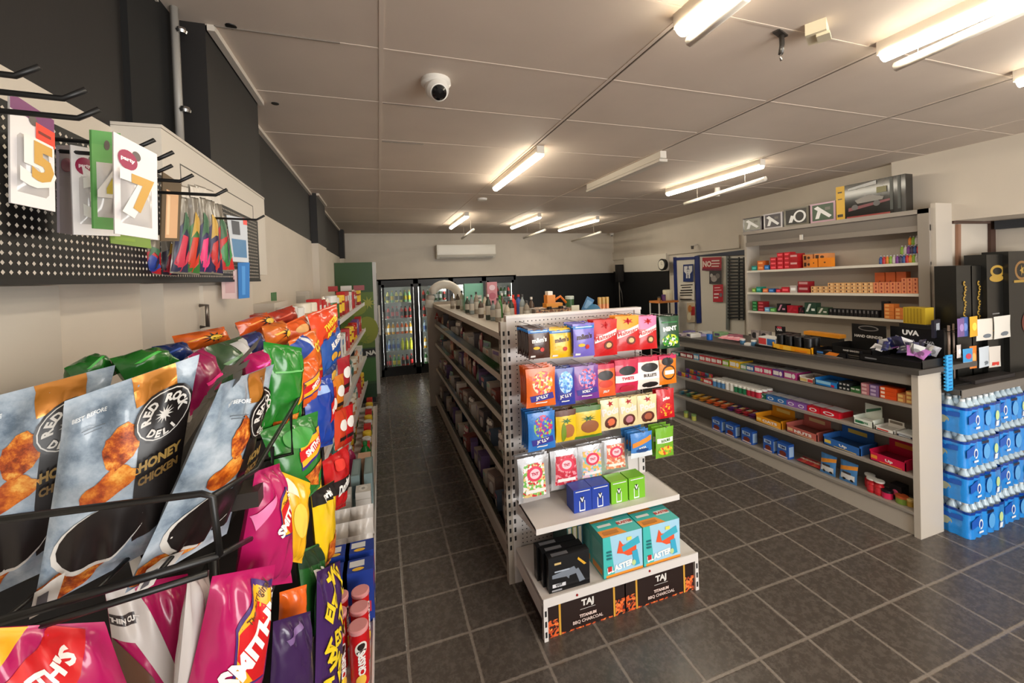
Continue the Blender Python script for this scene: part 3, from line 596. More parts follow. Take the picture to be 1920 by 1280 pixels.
# goods on the aisle side
MUTE = [tuple(min(255, int(q*1.12+22)) for q in c_) for c_ in [(150, 140, 128), (92, 84, 80), (118, 62, 56), (84, 66, 110), (100, 140, 120), (176, 168, 156), (60, 58, 62), (150, 120, 96), (190, 186, 178), (110, 96, 90), (130, 60, 70), (72, 90, 110)]]
def cardart(c): return [('r', .08, .72, .92, .92, c), ('e', .5, .4, .3, .26, (200, 196, 190)), ('r', .2, .1, .8, .16, (70, 66, 62))]
TOYK = []
for i, c in enumerate(MUTE):
    q = MUTE[(i*5+3) % 12]
    if i % 3 == 0: TOYK.append(carton('toy_box', .10, .06, .13, c, cardart(q), cat='toy box'))
    elif i % 3 == 1: TOYK.append(pouch('toy_bag', .11, .13, .05, M(c, .25, 'foil'), cardart(q), cat='toy bag', nu=6, nv=8, seed=i))
    else: TOYK.append(carton('stationery_pack', .07, .09, .10, c, cardart(q), cat='stationery', rough=.2))
MN = ['taupe', 'dark grey', 'maroon', 'violet', 'sage green', 'stone', 'charcoal', 'tan', 'off-white', 'brown', 'wine red', 'slate blue']
SN = ['bottom', 'second lowest', 'middle', 'second highest', 'top']
for k, (z, x) in enumerate(GS[:4]):
    ys = [2.42]; 
    while ys[-1] < 5.45: ys.append(ys[-1]+RN.uniform(.15, .19)*(1 if ys[-1] < 4 else 1.25))
    for j, y in enumerate(ys):
        for r in range(2 if k in (0, 2) and j % 2 == 0 else 1):
            i = RN.randrange(12); sc = RN.uniform(1.0, 1.3)
            TOYK[i].put((x+.075+.11*r, y, z), (0, 0, -pi/2+RN.uniform(-.25, .25)), f'{MN[i]} {TOYK[i].cat} on the {SN[k]} aisle-side shelf, {nth(j, len(ys), "near")}' + (', back row' if r else ''), 'toys and stationery on the aisle shelves', (sc, sc, sc*RN.uniform(.8, 1.25) if k else sc*1.1))
# hanging clear bags by the corner upright
for j, (z, c) in enumerate(((.95, (190, 180, 176)), (.62, (150, 130, 126)))):
    pouch('clear_toy_bag', .13, .30, .03, M(c, .2, 'foil'), cardart((120, 90, 100)), cat='toy bag', seed=j).put((.78, 2.34, z), -pi/2, f'pale clear toy bag hanging behind the corner upright, {"upper" if j == 0 else "lower"}')

# goods on the top deck: photo box (x0,y0,x1), base z, depth Y
DK = 1.42
def deck(px, Y, z=DK): q = at(px, 560, Y=Y); return (q.x, Y, z)
b = MB(); pts = [(.17*cos(a)*1.1, 0, .19*sin(a)) for a in [pi*i/12 for i in range(13)]]
b.tube([(p_[0], 0, p_[2]+.10) for p_ in pts], .055, M((228, 224, 214), .5), 12); b.tube([(-.187, 0, .12), (-.21, 0, .0)], .05, M((228, 224, 214), .5), 12).tube([(.187, 0, .12), (.20, 0, .0)], .035, M((228, 224, 214), .5), 12)
q = deck(834, 5.3); tag(b.build('foam_arch', loc=(q[0], q[1], q[2]-.06+.06)), 'large white curved foam arch standing on the far end of the middle aisle', 'ornament')
carton('stationery_box', .22, .05, .30, (120, 190, 165), [('r', .5, .35, .9, .55, (210, 215, 205)), ('r', .55, .42, .85, .46, (90, 80, 80))]).put(deck(888, 4.5), .1, 'tall mint green box on top of the middle aisle shelving')
carton('stationery_box', .12, .05, .31, (200, 130, 140), [('e', .5, .8, .3, .1, (230, 200, 210)), ('e', .5, .5, .35, .12, (180, 90, 110))]).put(deck(922, 4.4), .1, 'tall pink patterned box beside the mint green box')
JARC = [(150, 140, 126), (86, 70, 60), (190, 180, 160), (60, 70, 60), (140, 150, 150)]
J = [bottle('spray_bottle', .026, .17, c, (225, 220, 212) if i % 2 else (60, 60, 60), label=(200, 195, 185), n=10) for i, c in enumerate(JARC)]
for j, (px, Y) in enumerate([(848, 4.9), (858, 4.8), (866, 4.6), (876, 4.2), (884, 4.0), (893, 4.05), (901, 3.6), (909, 3.9), (915, 3.4), (924, 3.3), (933, 3.2), (941, 3.5), (950, 3.0), (958, 3.2), (979, 3.1), (987, 3.05), (996, 3.1)]):
    J[j % 5].put(deck(px, Y), 0, f'small {["taupe", "brown", "cream", "dark green", "grey"][j % 5]} bottle on top of the middle aisle shelving, {nth(j, 17)}', 'small bottles on the middle aisle top', (1, 1, 1+.15*(j % 3)))
for j, (px, c, hc) in enumerate([(962, (220, 60, 50), 'red'), (972, (60, 90, 160), 'blue'), (937, (60, 120, 60), 'green')]):
    bottle('squeeze_bottle', .03, .20, c, (220, 60, 45) if j < 2 else (60, 130, 60), n=12).put(deck(px, 3.5), 0, f'{hc} squeeze bottle among the bottles on the middle aisle top')
bk = M((190, 160, 130), .6, 'speck', c2=((90, 80, 90), (220, 190, 150), (150, 100, 80)), sc=60)
carton('figurine_tray', .34, .2, .10, (120, 108, 100), [('r', .03, .1, .97, .95, bk)], [('r', .03, .03, .97, .97, bk)]).put(deck(1030, 3.1), 0, 'low open tray of small mixed trinkets behind the end unit pegboard')
carton('price_card', .06, .01, .07, (225, 220, 200)).put(deck(1078, 2.6, 1.50), 0, 'blank cream card standing behind the end unit pegboard')
b = MB().box(-.08, -.04, 0, .06, .04, .035, M((230, 150, 30), .4)).box(-.07, -.035, .035, -.0, .035, .10, M((230, 140, 30), .4)).box(-.06, -.03, .10, -.02, .03, .13, M((240, 235, 225), .4)).tube([(.0, 0, .05), (.06, 0, .085), (.11, 0, .03)], .01, M((225, 120, 30), .4))
for x in (-.06, .04): b.lathe([(.02, -.0), (.02, .02)], BLACK, 12, (x, -.045, -.01))
q = deck(1038, 3.0); tag(b.build('toy_digger', loc=(q[0], q[1], q[2]+.11)), 'orange and white toy digger on top of the trinket tray', 'toy')
tub('snow_globe', .035, .09, (60, 100, 60), (190, 200, 190), cat='ornament').put((deck(1068, 3.05)[0], 3.05, DK+.1), 0, 'small green dome ornament beside the toy digger')
carton('notebook', .07, .01, .12, (60, 120, 170), [('r', .15, .2, .85, .8, (120, 170, 210))], cat='notebook').put(deck(1096, 3.0, DK+.06), (0, .5, 0), 'blue notebook leaning behind the end unit top rail')
tag(MB().lathe([(.065, -.008), (.07, 0), (.065, .008)], M((40, 110, 150), .4), 20).build('plate', loc=deck(1112, 2.7, DK+.071)), 'round blue disc behind the end unit top rail', 'disc').rotation_euler = (pi/2, 0, 0)
for j in range(3):
    tub('ornament_jar', .014, .185, (225, 150, 100), (200, 160, 90)).put(deck(1124+7*j, 2.75, DK+.001), 0, f'slim orange jar behind the end unit top rail, {nth(j, 3)} of three', 'slim orange jars')

# ---------------------------------------------------------------- back right corner
b = MB().box(-.07, -.05, 0, .07, .05, .36, M((18, 16, 15), .5)).box(-.06, -.052, .02, .06, -.05, .34, M((34, 30, 28), .6))
p = at(1162, 528, Y=7.4); tag(b.build('loudspeaker', loc=p), 'black box loudspeaker on the pillar in the far right corner', 'speaker')
b = MB().tube([p+Vector((.0, .02, 0)), p+Vector((.0, .02, -.3)), p+Vector((-.01, 0, -.7)), p+Vector((.0, 0, -p.z))], .012, M((120, 112, 104), .5)).tube([p+Vector((.02, -.03, -.0)), p+Vector((-.08, -.1, -.06)), p+Vector((-.02, -.1, -.25)), p+Vector((.03, -.05, -.5))], .006, M((130, 124, 118), .5))
tag(b.build('speaker_stand_pole', center=True), 'thin grey pole with loose cable under the loudspeaker', 'pole')
b = MB()
for px in (1172, 1179): q = at(px, 480, Y=7.5); b.box(q.x-.02, 7.48, 1.9, q.x+.02, 7.52, ZC, WALLC)
struct(b, 'wall_right_pipe_cover')
p = at(1241, 496, X=4.55)
o = empty('wall_clock', 'round wall clock with black rim above the dark far corner', 'clock', p, -pi/2)
b = MB(); b.T = Matrix.Rotation(pi/2, 4, 'X'); b.lathe([(.095, -.05), (.1, 0), (.09, .008)], BLACK, 24); kid(b.build('rim'), o)
b = MB(); b.T = Matrix.Rotation(pi/2, 4, 'X'); b.lathe([(.076, .0085), (.075, .014)], M((225, 220, 205), .4), 24); b.box(-.002, 0, .0145, .002, .05, .016, BLACK).box(0, -.002, .0145, .035, .002, .016, BLACK); kid(b.build('dial'), o)
# dark shelf unit with orange top beside the doors
P0 = at(1226, 562, Y=5.45); P1 = at(1262, 562, Y=5.45)
t = empty('wire_rack', 'small black and white rack with an orange top beside the blue door frame', 'rack', (P0.x+.19, 5.45, 0))
z = P0.z-.02
kid(MB().box(-.19, -.12, z-.03, .19, .12, z, M((215, 130, 60), .5)).build('top_board'), t)
b = MB()
for x in (-.18, .18): b.box(x-.008, -.12, 0, x+.008, -.105, z-.03, WHITE).box(x-.008, .105, 0, x+.008, .12, z-.03, WHITE)
kid(b.build('frame'), t)
for i in range(5): kid(MB().box(-.172, -.11, .1+i*.24, .172, .11, .12+i*.24, M((60, 60, 62), .5)).build('shelf'), t)
tub('plush_toy', .075, .17, (235, 225, 190), (240, 232, 200), cat='toy').put((t.location.x+.08, 5.45, z), 0, 'pale yellow toy on the orange rack top')
tub('trinket', .03, .10, (110, 60, 120), (90, 50, 110), cat='ornament').put((t.location.x-.04, 5.4, z), 0, 'purple trinket on the orange rack top')
tub('trinket', .025, .07, (170, 120, 60), (60, 60, 50), cat='ornament').put((t.location.x-.13, 5.4, z), 0, 'small brown trinket on the orange rack top')

# ---------------------------------------------------------------- doors and notices on the right wall
def rwall(px, py, off=.01): # plane of the skewed right wall
    nx, ny = 1, -.13; k = 4.17-.13*1.5-off
    return at(px, py, P=(nx, ny, 0, k))
def wquad(b, x0, y0, x1, y1, mt, off=.01, th=.02, pts=None):
    P = [rwall(*c, off) for c in (pts or ((x0, y1), (x1, y1), (x1, y0), (x0, y0)))]
    N_ = Vector((-1, .13, 0)).normalized()*th
    b.hexa([P[0], P[1], P[1]-N_*1, P[0]-N_*1, P[3], P[2], P[2]-N_, P[3]-N_], mt); return P
NAVY = M((28, 44, 110), .4)
d1 = empty('door_frame_banner', 'navy blue door surround with a white panel carrying notices', 'door', rwall(1300, 640))
b = MB(); wquad(b, 1268, 480, 1302, 700, M((222, 216, 204), .5), .02); wquad(b, 1308, 480, 1396, 700, M((214, 208, 196), .5), .02); cl(b, 'door_panel', d1)
b = MB(); wquad(b, 0, 0, 0, 0, NAVY, .035, .02, ((1266, 610), (1271, 610), (1267, 482), (1262, 482))); wquad(b, 0, 0, 0, 0, NAVY, .035, .02, ((1264, 488), (1304, 486), (1304, 481), (1262, 483)))
wquad(b, 0, 0, 0, 0, NAVY, .035, .02, ((1306, 606), (1314, 605), (1310, 478), (1302, 480))); wquad(b, 0, 0, 0, 0, M((30, 36, 60), .4), .035, .02, ((1308, 481), (1397, 478), (1397, 468), (1306, 479)))
cl(b, 'blue_surround', d1)
def notice(name, x0, y0, x1, y1, col, arts, label, cat='sign', off=.05):
    b = MB(); o_, u_, v_ = rwall(x0, y1, off), rwall(x1, y1, off)-rwall(x0, y1, off), rwall(x0, y0, off)-rwall(x0, y1, off)
    b.face([('r', 0, 0, 1, 1, col)]+arts, o_, u_, v_, .001); n_ = u_.cross(v_).normalized()*-.002
    b.add([o_, o_+u_, o_+u_+v_, o_+v_]+[q-n_*-1 for q in (o_, o_+u_, o_+u_+v_, o_+v_)], [(0, 1, 2, 3), (7, 6, 5, 4), (0, 4, 5, 1), (1, 5, 6, 2), (2, 6, 7, 3), (3, 7, 4, 0)], CARDW)
    return tag(b.build(name, center=True), label, cat)
NV = (30, 50, 110)
notice('notice', 1281, 496, 1300, 528, NV, [('p', [(.1, .9), (.45, .9), (.45, .75), (.3, .7), (.45, .55), (.45, .2), (.3, .2), (.3, .45), (.1, .6)], (225, 225, 225)), ('p', [(.55, .9), (.9, .9), (.9, .6), (.7, .45), (.7, .2), (.55, .2), (.55, .55), (.7, .7), (.55, .75)], (225, 225, 225)), ('t', 'FF', .5, .55, .3, 0, 1, (225, 225, 225))], 'dark blue notice with white emblem on the white door panel')
notice('notice', 1273, 531, 1302, 562, (226, 220, 208), [('t', 'No cash kept', .5, .86, .13, 0, .8, (50, 46, 44)), ('t', 'on site. Please', .5, .66, .13, 0, .8, (50, 46, 44)), ('t', 'All staff only', .5, .46, .13, 0, .8, (50, 46, 44)), ('t', 'beyond here', .5, .24, .13, 0, .8, (50, 46, 44))][:0]+[('r', .12, .84, .9, .9, (60, 56, 52)), ('r', .2, .7, .8, .76, (60, 56, 52)), ('r', .12, .52, .88, .6, (50, 46, 44)), ('r', .08, .38, .9, .46, (50, 46, 44)), ('r', .1, .24, .86, .31, (60, 56, 52)), ('r', .1, .0, .86, .07, (60, 56, 52))], 'white sheet of black typed lines under the dark blue notice')
notice('poster', 1288, 568, 1303, 604, (200, 180, 150), [('r', .55, .35, 1, .8, (170, 40, 40)), ('e', .3, .3, .25, .2, (230, 220, 190)), ('e', .4, .7, .25, .18, (190, 120, 60))], 'small poster with a red patch low on the white door panel', 'poster')
notice('sign', 1317, 483, 1353, 507, (170, 30, 45), [('t', 'NO', .26, .5, .46, 0, 1.1, (235, 215, 205)), ('r', .5, .68, .9, .78, (235, 215, 205)), ('r', .5, .48, .92, .56, (235, 215, 205)), ('r', .5, .28, .88, .36, (235, 215, 205)), ('r', .0, 0, 1, .16, (120, 30, 60))], 'red NO sign with white lines above the black and white poster')
notice('poster', 1330, 508, 1353, 532, (60, 54, 54), [('e', .4, .4, .25, .25, (170, 160, 156)), ('e', .7, .6, .18, .2, (120, 112, 108)), ('e', .2, .65, .12, .15, (190, 184, 178))], 'dark photo poster between two red signs', 'poster')
notice('sign', 1337, 534, 1356, 566, (185, 35, 50), [('r', .15, .8, .7, .85, (240, 200, 200)), ('r', .15, .66, .85, .7, (240, 200, 200)), ('r', .12, .42, .6, .5, (240, 220, 220)), ('r', .12, .22, .55, .3, (240, 220, 220)), ('e', .8, .4, .14, .12, (120, 110, 120))], 'red upright sign below the dark photo poster')
vb = MB(); wquad(vb, 1361, 480, 1366, 618, M((112, 116, 112), .5), .05); gr = empty('slat_display_board', 'white board with black horizontal slats beside the red signs', 'display board', rwall(1378, 600)); cl(vb, 'side_rail', gr)
b = MB()
for i in range(19):
    y = 484+i*6.1-.0; wquad(b, 0, 0, 0, 0, BLACK, .06, .012, ((1364, y+3.2), (1395, y+2.8), (1395, y), (1364, y)))
for x in (1384, 1393): wquad(b, x, 482, x+2, 600, BLACK, .064, .012)
cl(b, 'slats', gr)
for (px, py, lab) in ((1297, 462, 'small white bullet camera on the wall above the blue door'),):
    q = rwall(px, py, .14); o = tag(MB().tube([q, q+Vector((.1, -.0, .03)), q+Vector((.16, .0, .0))], .012, WHITE).build('bullet_camera', center=True), lab, 'security camera')
    kid(MB().lathe([(.018, -.03), (.022, .02)], M((60, 55, 50), .4), 12, (-.07, 0, .0)).build('camera_lens'), o)

# ---------------------------------------------------------------- service counter
CW = M((192, 183, 171), .45, name='warm grey laminate'); CI = M((150, 142, 133), .5, name='shelf board grey'); CTOP = M((78, 74, 71), .35, name='dark stone laminate')
CXF, CY0, CY1 = 3.26, 1.65, 4.05
def zc(z, y): return z-.034*(y-1.66)
def slab(b, x0, x1, y0, y1, z0, z1, mt):
    b.hexa([(x0, y0, zc(z0, y0)), (x1, y0, zc(z0, y0)), (x1, y1, zc(z0, y1)), (x0, y1, zc(z0, y1)), (x0, y0, zc(z1, y0)), (x1, y0, zc(z1, y0)), (x1, y1, zc(z1, y1)), (x0, y1, zc(z1, y1))], mt)
ct = empty('service_counter', 'long grey service counter with open sweet shelves on the customer side', 'counter', (3.4, 2.8, 0))
b = MB().box(CXF, CY0, 0, 3.5, CY0+.035, 1.07, CW); cl(b, 'end_panel', ct)
b = MB(); b.hexa([(CXF, CY1-.03, 0), (3.5, CY1-.03, 0), (3.5, CY1, 0), (CXF, CY1, 0), (CXF, CY1-.03, zc(1.06, CY1)), (3.5, CY1-.03, zc(1.06, CY1)), (3.5, CY1, zc(1.06, CY1)), (CXF, CY1, zc(1.06, CY1))], CW); cl(b, 'end_panel', ct)
b = MB(); b.hexa([(3.49, CY0+.03, 0), (3.52, CY0+.03, 0), (3.52, CY1, 0), (3.49, CY1, 0), (3.49, CY0+.03, zc(1.06, CY0)), (3.52, CY0+.03, zc(1.06, CY0)), (3.52, CY1, zc(1.06, CY1)), (3.49, CY1, zc(1.06, CY1))], M((135, 128, 120), .55)); cl(b, 'back_panel', ct)
b = MB(); b.hexa([(CXF+.02, CY0+.03, 0), (CXF+.04, CY0+.03, 0), (CXF+.04, CY1, 0), (CXF+.02, CY1, 0), (CXF+.02, CY0+.03, .14), (CXF+.04, CY0+.03, .14), (CXF+.04, CY1, zc(.14, CY1)), (CXF+.02, CY1, zc(.14, CY1))], CW); cl(b, 'kick_board', ct)
CSH = [.862, .630, .400, .160]
for z in CSH: b = MB(); slab(b, CXF+(.0 if z > .2 else .0), 3.49, CY0+.035, CY1-.03, z-.018, z, CI); cl(b, 'shelf', ct)
b = MB(); slab(b, CXF-.03, 3.86, CY0-.02, CY1+.02, 1.07, 1.103, CTOP)
b.box(3.5, CY0-.02, 1.055, 3.56, CY0, 1.1, CTOP); cl(b, 'worktop', ct)
b = MB(); b.add([(CXF, CY0+.034, 1.07), (3.49, CY0+.034, 1.07), (3.49, CY1, zc(1.07, CY1)), (CXF, CY1, zc(1.07, CY1))], [(0, 1, 2, 3)], CI)
slab(b, CXF+.012, CXF+.03, CY0+.035, CY1-.03, .99, 1.07, M((150, 142, 132), .5)); cl(b, 'apron', ct)
LN = [((1254, 665.6), (1711, 761)), ((1263, 704), (1712, 827)), ((1263, 742), (1713.6, 892)), ((1263, 777), (1716, 961))]
SHN = ['top', 'second', 'third', 'bottom']
def cy_(px, s):
    (x0, y0), (x1, y1) = LN[s]; return at(px, y0+(px-x0)/(x1-x0)*(y1-y0), X=CXF+.02).y
def cput(pr, px0, px1, s, label, group=None, dx=.0, dz=0, rot=0, fit=None, sx=1):
    """stand a product on counter shelf s between two photo columns; fit = product's own width"""
    ya, yb = cy_(px0, s), cy_(px1, s); y = (ya+yb)/2; wd = abs(ya-yb)
    sc = (wd*.97/fit, sx, sx) if fit else (1, 1, 1)
    return pr.put((CXF+.03+dx, y, zc(CSH[s], y)+dz), (0, 0, -pi/2+rot), label, group, sc)
def gumart(c, c2=(240, 235, 230)): return [('r', .06, .2, .6, .8, c2), ('e', .78, .5, .14, .34, c), ('r', .1, .4, .5, .55, c)]
def gbox(c, c2=(240, 235, 230), d=.18, h=.045, w=.10, top=(235, 232, 226)): return carton('gum_box', w, d, h, c, gumart(c2, c2), [('r', .05, .05, .95, .95, top), ('r', .1, .08, .9, .2, c)], cat='gum box', rough=.3)
S1 = [(1258, 1272, (50, 120, 110), .04, 'teal'), (1274, 1286, (150, 30, 45), .05, 'maroon'), (1286, 1298, (150, 30, 45), .05, 'maroon'), (1299, 1309, (90, 160, 200), .06, 'pale blue'),
      (1310, 1321, (200, 50, 60), .06, 'red and white'), (1321, 1332, (200, 50, 60), .06, 'red and white'), (1332, 1342, (200, 45, 55), .06, 'red and white'), (1342, 1352, (190, 40, 50), .06, 'red and white'),
      (1353, 1365, (140, 180, 40), .055, 'lime'), (1366, 1386, (240, 190, 30), .065, 'yellow'), (1387, 1398, (120, 170, 120), .05, 'pale green'), (1398, 1412, (60, 110, 180), .05, 'blue'),
      (1413, 1430, (215, 50, 110), .055, 'pink'), (1430, 1446, (205, 40, 100), .055, 'pink'), (1447, 1467, (110, 60, 150), .06, 'purple'), (1468, 1492, (180, 60, 130), .06, 'magenta')]
for j, (a, c, col, h, nm) in enumerate(S1):
    o_ = gbox(col, h=h, w=.10, d=.17); cput(o_, a, c, 0, f'{nm} gum box on the top counter shelf, {nth(j, 16, "near").replace("nearest", "@").replace("near end", "far side").replace("far end", "near side").replace("farthest", "nearest").replace("@", "farthest")}', 'gum boxes on the top counter shelf', dx=.085, fit=.10)
def tray(name, w, d, h, col, front, inner, header=None, cat='tray'):
    o = empty(name, None, None)
    t = .004; mt = M(col, .35)
    b = MB().box(-w/2, -d/2, 0, w/2, -d/2+t, h*.8, mt).box(-w/2, d/2-t, 0, w/2, d/2, h, mt).box(-w/2, -d/2, 0, -w/2+t, d/2, h, mt).box(w/2-t, -d/2, 0, w/2, d/2, h, mt).box(-w/2, -d/2, 0, w/2, d/2, t, mt)
    b.face(front, (-w/2, -d/2, 0), (w, 0, 0), (0, 0, h*.8)); b.face([('r', .05, .1, .95, .9, inner)], (-w/2, -d/2, h*.45), (w, 0, 0), (0, d, 0)); kid(b.build('tray_box'), o)
    if header: b = MB().box(-w*.42, d/2-.004, h, w*.42, d/2, h+header[0], mt); b.face(header[1], (-w*.42, d/2-.004, h), (w*.84, 0, 0), (0, 0, header[0])); kid(b.build('header_card'), o)
    return Proto(o, cat)
W3 = (240, 236, 230)
cput(tray('sweets_tray', .10, .17, .05, (235, 225, 215), [('r', .05, .2, .55, .8, (220, 190, 120)), ('r', .6, .2, .95, .8, (205, 60, 60))], (200, 180, 160)), 1497, 1524, 0, 'white tray with yellow and red labels on the top counter shelf', dx=.085, fit=.10)
cput(tray('sweets_tray', .14, .17, .055, (40, 130, 210), [('r', .05, .4, .7, .9, (150, 205, 235)), ('e', .78, .35, .08, .2, (200, 30, 60))], (90, 160, 215)), 1526, 1570, 0, 'bright blue sweets tray on the top counter shelf', dx=.085, fit=.14)
bk2 = carton('mint_packet', .035, .10, .03, (30, 34, 36), [('r', .2, .3, .8, .7, (190, 190, 190))], cat='mints'); gk = carton('mint_packet', .045, .10, .035, (60, 110, 60), [('r', .1, .6, .9, .9, (200, 200, 190))], cat='mints')
for j in range(3):
    for k in range(2): cput(bk2, 1571+7*j, 1578+7*j, 0, f'black mint packet beside the blue sweets tray, {"lower" if k == 0 else "upper"} layer, {nth(j, 3)}', 'black mint packets', dx=.05, dz=.031*k, fit=.035)
for j in range(2): cput(gk, 1593+9*j, 1602+9*j, 0, f'green mint packet next to the black mint packets, {nth(j, 2)}', 'green mint packets', dx=.05, fit=.045)
pk = carton('gum_carton', .05, .10, .026, (190, 120, 130), [('r', .1, .2, .7, .8, (220, 180, 180))], cat='gum'); lv = carton('gum_carton', .05, .10, .026, (130, 100, 150), [('r', .1, .2, .7, .8, (190, 170, 200))], cat='gum')
oc = carton('gum_carton', .09, .10, .026, (225, 80, 25), [('r', .05, .2, .3, .8, (250, 220, 200))], cat='gum'); pc = carton('gum_carton', .06, .10, .026, (225, 150, 90), [('r', .1, .2, .7, .8, (245, 210, 130))], cat='gum')
for (pr, a, c, n, nm, f_) in ((pk, 1612, 1627, 3, 'dusty pink', .05), (lv, 1628, 1645, 3, 'lavender', .05), (oc, 1647, 1679, 3, 'orange', .09), (pc, 1680, 1695, 2, 'peach', .06), (pc, 1696, 1711, 3, 'yellow-peach', .06)):
    for k in range(n): cput(pr, a, c, 0, f'{nm} gum carton near the counter end, {nth(k, n, "bottom")} of its stack', 'stacked gum cartons by the counter end', dx=.055, dz=.027*k, fit=f_)
# second shelf
mix = [(110, 50, 130), (200, 160, 50), (60, 60, 140), (200, 90, 50), (180, 40, 60), (60, 130, 150), (190, 50, 70)]
mxn = ['purple', 'gold', 'indigo', 'orange', 'crimson', 'teal', 'raspberry']
for j in range(7):
    q = pouch('sweets_packet', .07, .05, .02, mix[j], [('e', .5, .5, .3, .25, mix[(j+2) % 7])], cat='sweets', nu=5, nv=5, seed=j)
    cput(q, 1268+7*j, 1276+7*j, 1, f'{mxn[j]} sweets packet in the second counter shelf jumble, front row', 'jumbled sweets packets', dx=.01, fit=.07)
    cput(q, 1273+7*j, 1281+7*j, 1, f'{mxn[j]} sweets packet in the second counter shelf jumble, upper row', 'jumbled sweets packets', dx=.09, dz=.035, fit=.07)
cput(gbox((215, 50, 60)), 1318, 1335, 1, 'red and white gum box beside the jumbled sweets on the second counter shelf', dx=.085, fit=.10)
TB = [((90, 140, 190), 'blue', 3), ((232, 230, 224), 'white', 2), ((40, 120, 80), 'green', 3), ((180, 40, 60), 'red', 3)]
tp = 0; px = 1337
for c, nm, n in TB:
    q = tub('gum_tub', .03, .075, c, (236, 234, 228), cat='gum tub')
    for j in range(n):
        for r in range(3):
            cput(q, px, px+8, 1, f'{nm} gum tub on the second counter shelf, {["front", "middle", "back"][r]} row, {nth(j, n)}', 'white-lidded gum tubs', dx=.0+.064*r)
        px += 8
for a, c, col, nm in ((1402, 1418, (40, 110, 80), 'green, left'), (1418, 1434, (40, 110, 80), 'green, right'), (1435, 1454, (50, 110, 180), 'blue, left'), (1454, 1473, (50, 110, 180), 'blue, right'), (1473, 1492, (140, 90, 175), 'violet, left'), (1492, 1511, (140, 90, 175), 'violet, right'), (1512, 1536, (205, 25, 45), 'red, left'), (1536, 1572, (205, 25, 45), 'red, right')):
    cput(carton('gum_box', .10, .16, .045, col, [('e', .45, .5, .3, .3, (235, 235, 235)), ('e', .45, .5, .2, .18, col)], [('r', .05, .3, .95, .95, (210, 208, 212))], cat='gum box', rough=.3), a, c, 1, f'{nm} of the pair, round-logo gum box on the second counter shelf', 'round-logo gum boxes', dx=.08, fit=.10)
cput(tray('mint_dispenser', .10, .12, .06, (225, 232, 222), [('r', .1, .3, .5, .7, (60, 130, 90)), ('t', 'MINTS', .5, .5, .3, 0, 1, (50, 120, 80))], (230, 230, 226), (.08, [('p', [(.05, .1), (.95, .7), (.95, .9), (.05, .4)], (70, 120, 90))])), 1598, 1636, 1, 'white and green mint box with raised header card on the second counter shelf', dx=.06, fit=.10)
cput(tray('mint_dispenser', .09, .13, .03, (232, 228, 222), [('r', .1, .3, .7, .7, (200, 60, 50))], (200, 196, 188), (.03, [('r', .1, .2, .9, .8, (120, 110, 100))])), 1640, 1676, 1, 'low white open box beside the mint dispenser', dx=.06, fit=.09)
for k in range(2): cput(carton('card_packet', .08, .12, .012, [(26, 30, 60), (225, 228, 226)][k], [('r', .1, .2, .9, .8, (190, 196, 205))], cat='packet'), 1680, 1709, 1, f'flat {["navy", "white"][k]} packet at the near end of the second counter shelf', dx=.06, dz=.013*k, fit=.08)
# third shelf
BR = [(1265, 1278, (50, 110, 130), 'teal'), (1278, 1289, (70, 120, 90), 'green'), (1290, 1302, (225, 170, 50), 'yellow'), (1303, 1315, (220, 150, 50), 'amber'), (1316, 1329, (230, 110, 50), 'orange'), (1330, 1342, (225, 100, 55), 'orange'), (1343, 1355, (220, 100, 60), 'orange'), (1356, 1369, (90, 50, 120), 'purple'), (1370, 1383, (170, 50, 80), 'raspberry'), (1384, 1397, (180, 50, 60), 'red'), (1397, 1409, (120, 60, 120), 'plum')]
for j, (a, c, col, nm) in enumerate(BR):
    q = pouch('chocolate_bar', .06, .15, .018, col, [('r', .1, .3, .5, .7, W3), ('e', .7, .5, .2, .2, (240, 200, 120))], cat='chocolate bar', nu=5, nv=5, seed=j)
    for r in range(2):
        o_ = cput(q, a, c, 2, f'{nm} chocolate bar lying on the third counter shelf, {nth(j, 11)}, {"under" if r == 0 else "on top"}', 'chocolate bars on the third counter shelf', dx=.02, dz=.012+.02*r)
        o_.rotation_euler = (radians(-86), 0, -pi/2)
def tray3(c, c2, tx, w=.15): return tray('snack_tray', w, .19, .075, c, [('r', .04, .3, .22, .7, c2), ('t', tx, .55, .5, .4, 3, 1.1, W3), ('r', .3, .12, .9, .2, c2)], tuple(x*.55 for x in c), (.06, [('r', .2, .2, .8, .7, c2)]))
cput(tray3((240, 160, 35), (250, 215, 120), 'OATS'), 1415, 1465, 2, 'bright orange open snack tray on the third counter shelf', dx=.095, fit=.15)
cput(tray3((190, 100, 90), (225, 190, 140), 'NUTS'), 1472, 1532, 2, 'dusty pink open snack tray between the orange and blue trays', dx=.095, fit=.15)
cput(tray3((50, 105, 180), (230, 200, 90), 'Up'), 1541, 1613, 2, 'blue open snack tray on the third counter shelf', dx=.095, fit=.15)
cput(tray3((215, 30, 75), (240, 150, 60), 'Up'), 1628, 1698, 2, 'crimson open snack tray at the near end of the third counter shelf', dx=.095, fit=.15)
